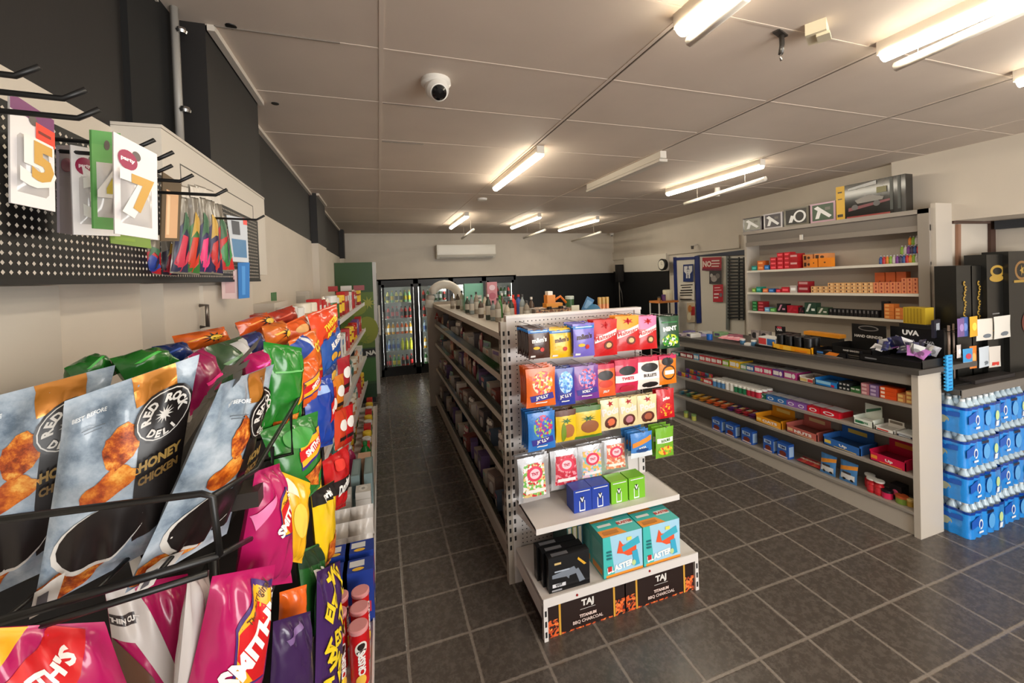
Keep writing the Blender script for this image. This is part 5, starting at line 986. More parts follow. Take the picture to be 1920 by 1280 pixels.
sb(1853, 476, 1893, 690, 1.71, 0, [('e', .45, .86, .3, .05, GOLD), ('e', .45, .86, .2, .03, (24, 24, 22)), ('e', .4, .8, .3, .03, GOLD), ('r', .2, .5, .5, .51, (150, 150, 150)), ('r', .1, .36, .6, .37, GOLD)], 'tall black box with gold emblem by the right edge of the picture, left one')
sb(1894, 470, 1935, 690, 1.68, 0, [('e', .55, .84, .3, .08, (150, 110, 60)), ('e', .55, .84, .22, .06, (24, 24, 22)), ('s', .55, .84, .1, .05, 5, GOLD), ('r', .2, .74, .9, .76, GOLD), ('e', .8, .4, .3, .1, (110, 50, 40))], 'tall black box with gold arch emblem cut by the right edge of the picture', dep=.14)
# recess behind the till: dark frames and pale panels
b = MB()
for x0, x1, y0, y1, c in ((1797, 1802, 420, 500, (150, 112, 90)), (1858, 1868, 415, 500, (70, 44, 34)), (1789, 1920, 414, 419, (90, 70, 60))):
    P = [at(*c_, Y=1.89) for c_ in ((x0, y1), (x1, y1), (x1, y0), (x0, y0))]; b.hexa([P[0], P[1], P[1]+Vector((0, .018, 0)), P[0]+Vector((0, .018, 0)), P[3], P[2], P[2]+Vector((0, .018, 0)), P[3]+Vector((0, .018, 0))], M(c, .5))
struct(b, 'trim_recess_frame')
p0 = at(1870, 430, X=4.72); p1 = at(1935, 408, X=4.72)
tag(MB().box(4.68, p1.y, p0.z, 4.758, p0.y, p1.z, M((50, 54, 60), .4)).build('roller_cassette', center=True), 'dark grey roller cassette high on the wall at the right edge of the picture', 'cassette')
for j, (px, py, c, w_, h_, nm) in enumerate(((1905, 640, (90, 24, 34), .14, .07, 'dark red packet'), (1915, 672, (40, 40, 90), .10, .06, 'navy packet'), (1800, 600, (215, 210, 202), .2, .04, 'white paper stack'))):
    q = at(px, py, Y=1.8 if j < 2 else 1.86); carton('packet', w_, .1, max(.03, h_), c, [('r', .2, .3, .7, .6, tuple(min(255, x+60) for x in c))], cat='packet').put((q.x+.04, q.y, .952 if j < 2 else 1.1035 if 0 else .952), .2, f'{nm} on the till bench at the right edge' if j < 2 else 'white paper stack behind the hook stand').scale[2] = 1 if j < 2 else 6
tag(MB().box(-.24, -.04, 0, .24, .04, .025, M((46, 42, 42), .5)).build('cable_tray', loc=(4.05, 1.66, .951)), 'long dark bar lying on the front of the till bench', 'bar')

# ---------------------------------------------------------------- left side: wall header, pegboard, hooks
p0, p1 = at(205, 226, X=-.6), None
hd = empty('wall_header_board', 'white boxed header board on the left wall above the hanging toys', 'sign board', (-.56, 1.75, 2.0))
cl(MB().box(-.6, 1.235, 1.84, -.5, 2.19, 2.195, M((214, 206, 194), .5)), 'board', hd)
b = MB(); 
for (y0, z0, y1, z1) in ((1.33, 2.13, 2.0, 2.133), (1.33, 1.9, 1.333, 2.13), (1.997, 1.9, 2.0, 2.13)): b.box(-.501, y0, z0, -.499, y1, z1, M((90, 86, 80), .6))
cl(b, 'panel_groove', hd)
struct(MB().box(-.6, 1.235, 2.196, -.498, 2.19, 2.204, TRIM), 'trim_header_top')
pg = empty('pegboard', 'black pegboard strip with white showing through its holes on the left wall', 'pegboard', (-.5, 1.3, 1.83))
PW = M((205, 196, 184), .6)
b = MB().box(-.499, .3, 1.815, -.489, 2.02, 2.07, M((12, 12, 12), .5))
b.box(-.499, .3, 1.81, -.486, 2.02, 1.818, BLACK)
y = .33; r = 0
while y < 2.0:
    for j in range(18):
        z = 1.828+.0135*j; yy = y
        b.add([(-.4884, yy, z-.0036), (-.4884, yy+.0036, z), (-.4884, yy, z+.0036), (-.4884, yy-.0036, z)], [(0, 1, 2, 3)], PW)
    y += .0135
cl(b, 'board', pg)
def phook(px, py, L=.16, X0=-.5, lab=None):
    """hook leaving the pegboard towards the aisle; px,py is its tip"""
    q = at(px, py, X=X0+L); b = MB().tube([(X0, q.y, q.z-.006), (X0+L-.02, q.y, q.z-.012), (X0+L, q.y, q.z)], .0032, BLACK, 6); return cl(b, 'hook', pg)
for a in ((75, 125, .17), (162, 168, .2), (187, 205, .2), (290, 262, .17), (325, 285, .19), (323, 310, .16), (362, 328, .19), (426, 355, .22), (496, 404, .2)): phook(*a)
# candle packs (photo corners, depth of left and right edge)
def corners(tl, tr, br, bl_, Yl, Yr): return (at(*tl, Y=Yl), at(*tr, Y=Yr), at(*br, Y=Yr), at(*bl_, Y=Yl))
def card4(name, cs, arts, col, label, cat, th=.003, parts=(), group=None):
    tl, tr, br, bl_ = cs; c0 = (tl+tr+br+bl_)/4; cs = [q-c0 for q in cs]; tl, tr, br, bl_ = cs
    n = ((tr-tl)+(br-bl_)).cross((tl-bl_)+(tr-br)).normalized()
    S = lambda u, v, e: (bl_*(1-u)+br*u)*(1-v)+(tl*(1-u)+tr*u)*v+n*e
    b = MB(); f = [S(u, v, th) for u, v in ((0, 0), (1, 0), (1, 1), (0, 1))]; k = [S(u, v, 0) for u, v in ((0, 0), (1, 0), (1, 1), (0, 1))]
    b.hexa([k[0], k[1], f[1], f[0], k[3], k[2], f[2], f[3]], M(col, .45) if isinstance(col, tuple) else col)
    w_, h_ = (br-bl_).length, (tl-bl_).length
    b.art(arts, lambda u, v, e: S(u, v, th+e), w_, h_, None, .0004)
    o = tag(b.build(name, loc=c0), label, cat, group)
    for nm, bld in parts: kid(bld(S, w_, h_).build(nm), o)
    return o
BLS = M((206, 200, 194), .12, 'foil')
def blister(char, col, u0=.5, v0=.42, s=.42):
    def f(S, w, h):
        b = MB()
        nu, nv = 10, 14   # clear plastic dome
        T = lambda u, v, e: S(.14+.72*u, .12+.56*v, e+.010*(sin(pi*u)**.5)*(sin(pi*v)**.5))
        b.add([T(i/nu, j/nv, .003) for j in range(nv+1) for i in range(nu+1)], [(j*(nu+1)+i, j*(nu+1)+i+1, (j+1)*(nu+1)+i+1, (j+1)*(nu+1)+i) for j in range(nv) for i in range(nu)], M((198, 192, 188), .15, 'foil'), True)
        b.art([('t', char, u0-.04, v0, s*1.15, 0, .9, M((228, 224, 218), .3)), ('t', char, u0+.05, v0+.02, s*.92, 0, .7, M(col, .35))], lambda u, v, e: S(u, v, e+.0125), w, h, None, .0008)
        return b
    return f
def candle(cs, char, hc, label, bc=(226, 220, 218), cc=(196, 150, 66), dot=True, stick=None):
    a = [('r', 0, .86, 1, 1, hc), ('e', .5, .86, .1, .05, (90, 80, 76))]
    if dot: a += [('e', .3, .78, .22, .1, (150, 24, 70)), ('t', 'party', .3, .78, .05, 0, 1, (240, 220, 225))]
    if stick: a += [('r', .55, .68, 1, .86, (235, 60, 35)), ('r', .6, .76, .9, .79, (120, 30, 20))]
    card4('number_candle_pack', cs, a, bc, label, 'candle pack', parts=[('candle_blister', blister(char, cc))])
candle(corners((14, 172), (97, 226), (100, 397), (16, 380), .66, .70), '5', (110, 40, 96), 'number 5 candle pack with gold numeral hanging at the left edge', dot=False, stick=True)
card4('number_candle_pack', corners((105, 272), (132, 272), (134, 440), (107, 436), .80, .86), [('e', .5, .78, .4, .08, (110, 30, 60))], (110, 100, 106), 'grey candle pack edge-on beside the number 5 pack', 'candle pack')
candle(corners((130, 272), (205, 285), (224, 443), (136, 440), .80, .84), '3', (222, 216, 212), 'white candle pack with silver numeral behind the green pack', cc=(215, 212, 208))
candle(corners((167, 243), (222, 250), (226, 432), (172, 428), .76, .80), '4', (86, 150, 80), 'green candle pack with yellow blister beside the number 7 pack', bc=(96, 156, 84), cc=(190, 170, 40), dot=False)
candle(corners((210, 247), (292, 290), (294, 450), (213, 438), .72, .76), '7', (228, 222, 218), 'number 7 candle pack with gold numeral, frontmost of the white ones')
card4('toy_card', corners((204, 436), (280, 446), (282, 466), (206, 456), .84, .88), [('r', .1, .4, .6, .7, (120, 150, 40))], (110, 138, 44), 'olive green card peeping out under the number 7 candle pack', 'card')
card4('comb_pack', corners((303, 322), (338, 345), (334, 452), (299, 452), 1.02, 1.06), [('r', .2, .05, .85, .78, (214, 170, 130)), ('r', .25, .1, .4, .7, (235, 200, 160))], (96, 80, 60), 'tan comb set card hanging between the candles and dart toys', 'card')
DT = [((262, 440), (300, 440), (302, 516), (262, 510), 1.12, (170, 30, 40), (40, 60, 140), 'red and blue toy bag low behind the comb card'),
      ((300, 430), (330, 430), (332, 518), (300, 516), 1.18, (40, 30, 44), (180, 40, 60), 'dark toy bag below the comb card'),
      ((334, 345), (352, 350), (352, 514), (318, 512), 1.15, (50, 50, 74), (200, 60, 80), 'slim navy toy bag, leftmost of the hanging dart toys'),
      ((352, 345), (372, 350), (374, 516), (340, 512), 1.2, (56, 110, 50), (200, 60, 40), 'green and red hanging dart toy bag'),
      ((364, 345), (386, 352), (396, 514), (366, 512), 1.25, (44, 40, 80), (225, 60, 120), 'navy hanging toy bag with bright pink ball'),
      ((378, 350), (400, 358), (418, 516), (388, 512), 1.3, (40, 30, 70), (190, 50, 50), 'dark violet hanging toy bag with red toy'),
      ((392, 360), (412, 365), (440, 508), (408, 510), 1.36, (190, 40, 40), (60, 130, 70), 'red and green hanging toy bag, rightmost of the dart toys')]
for j, (tl, tr, br, bl_, Y, c1, c2, lab) in enumerate(DT):
    cs = corners(tl, tr, br, bl_, Y, Y+.03); c0 = sum(cs, Vector())/4
    o = pouch_mesh(.06, .2, .03, M((120, 112, 100), .25, 'foil'), [('p', [(.02, 0.02), (.98, .02), (.98, .55), (.5, .62), (.02, .5)], c1), ('p', [(.1, .05+.03*j), (.55, .02), (.9, .2), (.6+.04*j, .42), (.3, .5-.03*j)], c2), ('p', [(.2, .4), (.5, .55-.02*j), (.7, .45), (.9, .6), (.4, .7)], (190, 150, 60) if j % 2 else (60, 100, 70)), ('p', [(.55, .1), (.8, .3), (.75, .5), (.6, .3)], (36, 34, 60)), ('r', .1, .86, .9, .98, (206, 198, 186))], corners=[q-c0 for q in cs], seed=j, nu=8, nv=12, back=M(c1, .3)).build('hanging_toy_bag', loc=c0)
    tag(o, lab, 'toy bag')
for j, (tl, tr, br, bl_, Y, c, arts, lab) in enumerate([((424, 403), (462, 410), (466, 492), (436, 490), 1.62, (196, 200, 204), [('r', .1, .1, .9, .5, (70, 120, 160)), ('r', .2, .6, .6, .9, (60, 60, 64)), ('r', .8, .85, 1, 1, (235, 60, 40))], 'silver and blue card on the last wall hook'),
      ((414, 508), (446, 505), (446, 560), (416, 560), 1.66, (206, 178, 176), [('r', .2, .2, .8, .8, (190, 150, 150))], 'pale pink card below the last wall hook'),
      ((445, 492), (467, 492), (467, 558), (447, 560), 1.68, (50, 120, 190), [('r', .3, .1, .6, .9, (80, 150, 215))], 'bright blue card below the silver and blue card')]):
    card4('hanging_card', corners(tl, tr, br, bl_, Y, Y+.03), arts, c, lab, 'card')
# wall cabinet door and low white units along the left wall
wc = empty('wall_cabinet', 'pale wall cabinet with bar handle below the pegboard', 'cabinet', (-.57, 1.75, .9))
cl(MB().box(-.6, 1.33, .6, -.55, 2.12, 1.81, M((200, 191, 178), .5)), 'body', wc)
d_ = cl(MB().box(-.55, 1.56, .62, -.54, 2.10, 1.80, M((208, 199, 186), .5)), 'door', wc)
h0 = at(388, 572, X=-.52); h1 = at(390, 612, X=-.52); h_ = MB().tube([(-.54, h0.y, h0.z), (-.52, h0.y, h0.z), (-.52, h0.y, h1.z), (-.54, h0.y, h1.z)], .006, M((120, 112, 104), .3, metal=.8)).build('handle'); h_.parent = d_
struct(MB().box(-.6, -.5, 0, -.575, 1.0, 1.81, M((190, 182, 170), .6)), 'wall_left_panel')
tag(MB().box(-.6, 2.3, .6, -.5, 2.62, 1.70, M((206, 198, 186), .5)).box(-.501, 2.34, .7, -.499, 2.42, 1.66, M((66, 60, 54), .5)).build('wall_box', center=True), 'white upright box with a dark inset strip beside the wall cabinet', 'cabinet')
q = at(443, 622, Y=2.65)
for (x0, y0, x1, y1, Y, c, lab) in ((470, 546, 498, 590, 2.6, (110, 140, 60), 'olive green box standing on the left shelving against the wall'), (497, 548, 514, 585, 2.75, (60, 120, 66), 'dark green box beside the olive green box'), (444, 588, 492, 640, 2.1, (180, 56, 44), 'brick red box behind the chip bags'), (519, 532, 543, 580, 3.3, (176, 168, 158), 'light grey upright box against the left wall, nearer one'), (545, 545, 582, 590, 3.5, (186, 178, 166), 'light grey ribbed box against the left wall, farther one')):
    p0 = at(x0, y1, Y=Y); p1 = at(x1, y0, Y=Y); 
    carton('storage_box', p1.x-p0.x, .12, p1.z-p0.z, c, [('r', .1, .1, .8, .8, tuple(x*.92 for x in c))], cat='box').put(((p0.x+p1.x)/2, Y, p0.z), 0, lab)

# ---------------------------------------------------------------- chip rack and chip bags
rk = empty('chip_rack', 'black wire chip rack at the near end of the left shelving', 'rack', (-.38, 1.1, 0))
cl(MB().box(-.59, .78, .05, -.34, 1.85, 1.38, M((20, 18, 18), .7)), 'back_panel', rk)
def wire(pts, r=.0045, name='wire_rail'):
    return cl(MB().tube(pts, r, WIRE, 7), name, rk)
a_ = at(-60, 982, Y=.595); b_ = at(378, 925, Y=.60); c_ = at(412, 1040, Y=.61); d_ = at(-60, 1182, Y=.60); e_ = at(398, 930, Y=.60)
wire([a_, b_, e_, e_+(c_-e_)*.5, c_], .0042, 'basket_rim')
wire([d_, c_], .005, 'basket_rim'); wire([d_+Vector((0, -.012, -.012)), c_+Vector((-.01, -.01, -.014))], .004)
for t_ in (.12, .45, .72): wire([d_+(c_-d_)*t_, d_+(c_-d_)*t_+Vector((0, .12, -.01))], .003)
wire([e_, at(480, 880, Y=.75), at(560, 745, Y=1.05), at(585, 700, Y=1.4)], .004); wire([c_, at(470, 1010, Y=.72)], .004)
for px, py, Y in ((510, 838, .84), (545, 772, .98), (566, 735, 1.1)): q_ = at(px, py, Y=Y); wire([q_, q_-Vector((0, 0, .09)), q_-Vector((.1, 0, .1))], .004)
for x, y in ((-.22, .72), (-.2, 1.8)): wire([(x-.05, y+.05, 0), (x-.05, y+.05, 1.36)], .008, 'post')
for z in (.3, .62, .94, 1.26): cl(MB().box(-.36, .74, z-.012, -.2, 1.85, z, M((24, 22, 22), .6)), 'shelf', rk)
cl(MB().box(*at(430, 960, Y=.74), *(at(430, 960, Y=.74)+Vector((.04, .05, .025))), M((44, 38, 34), .5)), 'price_holder', rk)

def arc(txt, cu, cv, ru, rv, a0, a1, hh, col, flip=False):
    out = []; n = len(txt)
    for i, ch in enumerate(txt):
        if ch == ' ': continue
        a = radians(a0+(a1-a0)*i/(n-1)); out.append(('t', ch, cu+ru*cos(a), cv+rv*sin(a), hh, math.degrees(a)+(90 if flip else -90), 1.0, col))
    return out
def rrd():
    F1 = M((190, 110, 40), .5, 'food', sc=70); F2 = M((190, 60, 30), .35, 'food', sc=34); DKP = M((26, 20, 19), .35); WT = M((214, 210, 204), .35)
    a = [('p', [(.46, 1), (.80, 1), (.86, .86), (.54, .84)], M((200, 130, 50), .2, 'foil', metal=.5)),
         ('p', [(.60, .78), (1, .80), (1, .18), (.66, .12), (.62, .4)], DKP),
         ('e', .40, .25, .34, .155, WT, 0, 0)[:5]+(WT,), ('e', .42, .26, .325, .145, DKP), ('b', .22, .08, .26, .075, 3, 8, F1),
         ('b', .47, .68, .145, .10, 1, 10, F1), ('b', .43, .505, .22, .07, 2, 14, M((170, 60, 26), .3, 'food', sc=26)),
         ('e', .78, .76, .235, .135, DKP), ('e', .78, .76, .215, .123, WT), ('e', .78, .76, .205, .117, DKP), ('s', .78, .76, .075, .045, 12, WT)]
    a += arc('RED ROCK', .78, .76, .145, .083, 185, 5, .042, WT)+arc('DELI', .78, .755, .145, .083, 235, 305, .036, WT, True)
    a += [('t', 'HONEY', .80, .545, .055, 4, .75, (150, 120, 60)), ('t', 'CHICKEN', .80, .47, .045, 4, .7, (120, 92, 46)), ('t', 'BEST BEFORE', .2, .90, .02, 2, .8, (225, 228, 230)), ('r', .16, .83, .32, .835, (90, 100, 110)), ('r', .18, .815, .3, .82, (90, 100, 110)),
          ('p', [(0, 0), (.16, .0), (.2, .17), (.0, .12)], WT), ('r', .03, .02, .1, .1, (90, 90, 94))]
    return a
RRD = rrd()
MARB = M((140, 156, 172), .3, 'marble')
def bag4(name, tl, tr, br, bl_, Yl, Yr, t, base, arts, label, seed=0, back=None, nu=20, nv=28, cat='chip bag', group=None, top=None):
    cs = corners(tl, tr, br, bl_, Yl, Yr); c0 = sum(cs, Vector())/4; cs = [q-c0 for q in cs]
    if isinstance(base, tuple): base = M(base, .25, 'foil')
    b = pouch_mesh((cs[1]-cs[0]).length, (cs[0]-cs[3]).length, t, base, arts, corners=cs, seed=seed, nu=nu, nv=nv, back=back, seal=.045, pinch=.04, hang=False, eps=.0004)
    return tag(b.build(name, loc=c0), label, cat, group)
bag4('chip_bag', (-85, 762), (216, 684), (150, 1040), (-110, 1160), .70, .735, .05, MARB, RRD, 'blue-grey honey chicken chip bag in the wire basket, cut by the left edge', 1)
bag4('chip_bag', (121, 752), (374, 664), (322, 1010), (60, 1148), .645, .69, .05, MARB, RRD, 'blue-grey honey chicken chip bag in the middle of the wire basket', 2)
o = bag4('chip_bag', (414, 720), (514, 682), (425, 1000), (234, 1112), .63, .76, .05, MARB, RRD, 'blue-grey honey chicken chip bag turned sideways at the right of the wire basket', 3)
cs = corners((384, 742), (420, 722), (258, 1085), (236, 1005), .74, .69)
c0 = Vector(o.location); q = [p_-c0 for p_ in cs]
sp = MB(); S_ = lambda u, v, e: (q[3]*(1-u)+q[2]*u)*(1-v)+(q[0]*(1-u)+q[1]*u)*v+(q[1]-q[0]).cross(q[0]-q[3]).normalized()*e
sp.add([S_(0, 0, 0), S_(1, 0, 0), S_(1, 1, 0), S_(0, 1, 0), S_(0, 0, -.004), S_(1, 0, -.004), S_(1, 1, -.004), S_(0, 1, -.004)], [(0, 1, 2, 3), (7, 6, 5, 4), (0, 4, 5, 1), (2, 6, 7, 3)], M((40, 36, 35), .3, 'foil'))
sp.art([('t', 'RED ROCK', .5, .78, .18, 78, .7, (120, 116, 112)), ('e', .5, .5, .25, .05, (150, 146, 142)), ('e', .5, .5, .18, .03, (40, 36, 35)), ('r', .25, .40, .8, .42, (150, 146, 142)), ('r', .2, .12, .8, .24, (205, 202, 198)), ('e', .5, .18, .2, .04, (50, 46, 44)), ('r', .25, .0, .95, .09, (225, 222, 216))], S_, .03, .3, None, .0006)
kid(sp.build('side_panel'), o)
SR = (205, 25, 30); SY = (245, 175, 35); SW = (245, 242, 238)
def smith(cu=.55, cv=.5, s=1, rot=14):
    P = lambda x, y: (cu+x*s, cv+y*s)
    return [('p', [P(-.34, -.20), P(.30, -.08), P(.34, .20), P(-.28, .10)], (60, 40, 120)), ('p', [P(-.32, -.16), P(.30, -.05), P(.32, .19), P(-.27, .09)], SY), ('p', [P(-.33, -.10), P(.31, .01), P(.32, .11), P(-.31, .02)], SR), ('t', "SMITH'S", cu, cv+.01*s, .085*s, rot, .9, SW)]
def tallsmith(cu, cv, s=1):  # label turned to read up the bag
    return [('p', [(cu-.2*s, cv-.2*s), (cu+.14*s, cv-.17*s), (cu+.2*s, cv+.2*s), (cu-.06*s, cv+.22*s), (cu-.24*s, cv+.05*s)], (70, 40, 110)), ('p', [(cu-.18*s, cv-.18*s), (cu+.13*s, cv-.16*s), (cu+.18*s, cv+.18*s), (cu-.05*s, cv+.2*s), (cu-.22*s, cv+.04*s)], SY),
            ('p', [(cu-.2*s, cv-.07*s), (cu+.0*s, cv-.17*s), (cu+.13*s, cv-.16*s), (cu+.16*s, cv+.11*s), (cu-.02*s, cv+.14*s), (cu-.21*s, cv+.03*s)], SR), ('t', "SMITH'S", cu-.02*s, cv-.01*s, .10*s, 52, 1.0, SW), ('t', 'The Original', cu-.03*s, cv+.14*s, .035*s, 50, 1.0, (90, 60, 30))]
PINK = (176, 24, 92)
FOODC = M((190, 110, 40), .4, 'food', sc=40)
# lower tier
bag4('chip_bag', (-60, 1178), (196, 1165), (300, 1420), (-80, 1440), .56, .62, .07, PINK, [('p', [(0, .5), (.55, 1), (.82, .96), (.7, .72), (.3, .3), (0, .2)], SR), ('p', [(0, .62), (.4, 1), (.2, 1), (0, .82)], SY), ('t', "SMITH'S", .43, .70, .12, 38, 1.0, SW), ('e', .85, .35, .25, .2, FOODC)], 'pink chip bag with slanted red band in the bottom left corner of the picture', 5)
bag4('chip_bag', (196, 1105), (352, 1075), (372, 1400), (230, 1420), .70, .76, .06, (168, 24, 84), [('p', [(0, 1), (.3, 1), (.72, .45), (.6, .35), (.2, .7), (0, .72)], (196, 188, 182)), ('r', .0, .80, .26, .86, (50, 40, 40)), ('p', [(0, .72), (.35, .5), (.5, .2), (.2, 0), (0, 0)], (90, 56, 36)), ('t', 'THIN CUT', .13, .83, .03, 0, .8, (220, 214, 208))], 'dark pink and grey thin cut chip bag under the wire basket', 6)
bag4('chip_bag', (352, 1080), (392, 1068), (372, 1400), (318, 1420), .66, .72, .04, (196, 190, 186), [('e', .5, .35, .12, .06, (60, 60, 64)), ('t', 'C', .5, .5, .12, 0, 1, (60, 60, 66))], 'pale grey chip bag wedged between two pink chip bags', 7)
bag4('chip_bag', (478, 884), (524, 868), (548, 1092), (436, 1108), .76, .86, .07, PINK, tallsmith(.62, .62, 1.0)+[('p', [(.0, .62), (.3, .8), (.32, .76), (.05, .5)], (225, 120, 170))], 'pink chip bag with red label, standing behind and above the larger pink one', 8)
bag4('chip_bag', (398, 1080), (516, 1058), (482, 1360), (326, 1380), .66, .74, .07, PINK, tallsmith(.66, .62, 1.5), 'large pink chip bag with big red and yellow label at the front of the rack', 9)
bag4('chip_bag', (512, 878), (582, 905), (566, 1056), (530, 1050), .92, .98, .05, (236, 176, 30), [('e', .5, .5, .25, .2, (244, 205, 80)), ('p', [(.1, .9), (.3, .95), (.5, .75), (.2, .8)], (250, 240, 200))], 'plain golden yellow chip bag right of the pink ones', 10)
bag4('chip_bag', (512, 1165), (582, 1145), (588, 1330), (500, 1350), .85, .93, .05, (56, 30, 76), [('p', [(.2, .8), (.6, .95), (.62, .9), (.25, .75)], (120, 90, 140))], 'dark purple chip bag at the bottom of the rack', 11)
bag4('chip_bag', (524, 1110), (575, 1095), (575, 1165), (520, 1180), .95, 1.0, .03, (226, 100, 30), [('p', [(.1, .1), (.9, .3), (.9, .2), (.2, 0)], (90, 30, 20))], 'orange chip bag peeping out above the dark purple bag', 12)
DG = lambda c, tc=SW, r=78: [('t', 'Doritos', .45, .72, .13, r*0+8, 1.0, tc), ('p', [(.2, .35), (.8, .45), (.5, .1)], M((225, 140, 50), .4, 'food', sc=60))]
bag4('chip_bag', (556, 1035), (606, 1015), (606, 1210), (574, 1200), 1.06, 1.18, .05, (44, 104, 46), [('p', [(0, .96), (1, 1), (1, .85), (0, .8)], (20, 50, 24)), ('t', 'DO', .5, .72, .12, 6, 1.3, SW), ('p', [(.8, .5), (1, .6), (1, .2), (.7, .05)], (220, 180, 60))], 'green corn chip bag with white lettering, low in the rack', 13)
TWL = [('t', s_, u_, v_, .12, a2_, 1.1, (236, 206, 40)) for s_, u_, v_, a2_ in (('TW', .5, .92, 20), ('IS', .4, .78, -30), ('TI', .6, .65, 40), ('ES', .45, .52, 10), ('TW', .4, .38, -20), ('IS', .6, .26, 30), ('TI', .4, .13, -10), ('SW', .8, .86, -50), ('EI', .2, .7, 60), ('TS', .85, .55, 20), ('WI', .2, .42, -60), ('ST', .8, .14, 50), ('IT', .2, .2, 10))]
bag4('chip_bag', (594, 1072), (638, 1050), (636, 1330), (588, 1350), 1.02, 1.2, .05, (66, 34, 92), TWL, 'purple snack bag covered in jumbled yellow letters', 14)
bag4('chip_bag', (582, 925), (626, 900), (620, 1050), (596, 1075), 1.15, 1.3, .05, (240, 196, 24), [('r', 0, .82, 1, 1, (24, 22, 20)), ('t', 'Doritos', .5, .90, .09, 10, 1.0, SW), ('p', [(.3, .3), (.9, .4), (.8, .0), (.5, 0)], FOODC)], 'bright yellow corn chip bag with black band at the top', 15)
bag4('chip_bag', (604, 865), (654, 832), (648, 948), (612, 965), 1.3, 1.5, .05, (190, 24, 28), [('r', .05, .30, 1, .55, (30, 20, 20)), ('t', 'Doritos', .55, .43, .2, 14, .9, SW), ('e', .4, .8, .2, .1, (225, 60, 50))], 'red corn chip bag with white slanted lettering on a dark band', 16)
bag4('chip_bag', (486, 808), (596, 770), (600, 912), (540, 970), .98, 1.1, .06, (40, 120, 44), smith(.66, .62, 1.0, 18)+[('p', [(.35, .35), (.9, .42), (.8, .1), (.5, .2)], M((220, 130, 50), .4, 'food', sc=40)), ('e', .45, .8, .25, .12, (60, 150, 60)), ('p', [(0, .1), (.4, .2), (.5, 0), (0, 0)], (236, 180, 30))], 'green chip bag with a crisp picture and red label in the middle of the rack', 17)
bag4('chip_bag', (494, 640), (566, 652), (560, 800), (490, 812), 1.0, 1.1, .07, (36, 128, 40), [('p', [(.6, .3), (1, .4), (1, .75), (.75, .6)], SY), ('p', [(.72, .34), (1, .44), (1, .62), (.75, .52)], SR), ('p', [(.2, .1), (.8, .25), (.7, 0), (.3, 0)], FOODC), ('p', [(.1, .66), (.9, .72), (.9, .74), (.1, .68)], (110, 190, 110))], 'large glossy green chip bag standing high in the rack', 18)
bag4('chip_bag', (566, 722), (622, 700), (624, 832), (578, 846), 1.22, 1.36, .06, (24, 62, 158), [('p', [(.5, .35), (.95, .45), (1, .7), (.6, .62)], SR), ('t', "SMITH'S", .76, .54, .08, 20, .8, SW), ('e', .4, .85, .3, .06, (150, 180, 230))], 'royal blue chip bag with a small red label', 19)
bag4('chip_bag', (545, 690), (592, 665), (600, 745), (560, 770), 1.18, 1.3, .05, (226, 96, 30), smith(.5, .45, 1.3, 20), 'orange chip bag with red label behind the royal blue one', 20)
BUR = [('t', 'BURGER', .5, .62, .16, 14, .9, SW), ('e', .35, .3, .14, .1, (230, 170, 60)), ('e', .68, .22, .12, .08, (230, 170, 60)), ('p', [(0, .9), (1, 1), (1, .85), (0, .75)], (24, 50, 120))]
bag4('chip_bag', (598, 620), (636, 600), (634, 672), (606, 705), 1.55, 1.75, .05, (40, 88, 170), BUR, 'blue snack ring bag at the end of the rack near the white shelves', 21)
bag4('chip_bag', (606, 690), (630, 672), (622, 712), (606, 735), 1.6, 1.7, .04, (36, 56, 110), [('e', .5, .5, .3, .2, (220, 170, 70))], 'navy snack bag below the blue rings bag', 22)
TWO = [('t', 'TWISTIES', .5, .55, .2, 14, .8, (250, 215, 50)), ('t', 'RINGS', .5, .3, .16, 14, .9, (250, 215, 50))]
bag4('chip_bag', (576, 590), (632, 568), (632, 622), (590, 660), 1.5, 1.7, .05, (226, 72, 32), TWO, 'orange-red bag with yellow lettering at the top of the rack, farthest', 23)
bag4('chip_bag', (540, 640), (592, 615), (602, 690), (560, 710), 1.3, 1.45, .05, (228, 110, 36), [('p', [(0, .4), (.5, .6), (.5, 1), (0, .9)], (34, 70, 160)), ('t', 'CC', .7, .6, .25, 10, .9, (250, 215, 50)), ('p', [(.3, .95), (.5, .6), (.55, .62), (.36, 1)], (220, 220, 220))], 'orange and blue bag at the top of the rack', 24)
bag4('chip_bag', (528, 610), (572, 590), (590, 640), (548, 655), 1.45, 1.55, .05, (230, 96, 36), [('e', .5, .6, .3, .15, (245, 190, 120))], 'orange crumpled bag behind the orange and blue bag', 25)
for j, (x, y, Y) in enumerate(((618, 760, 1.75), (632, 735, 1.9), (644, 700, 2.1), (650, 792, 1.9), (636, 800, 1.75))):
    c = [(200, 60, 40), (226, 130, 40), (170, 40, 50), (200, 30, 34), (214, 70, 40)][j]
    bag4('chip_bag', (x-12, y-26), (x+12, y-36), (x+10, y+34), (x-8, y+46), Y, Y+.12, .04, c, [('e', .5, .6, .3, .15, SW), ('r', .2, .2, .8, .3, (40, 30, 30))], f'{["brick red", "amber", "dark red", "bright red", "vermilion"][j]} snack bag hung at the far end of the rack', 30+j, nu=8, nv=10)
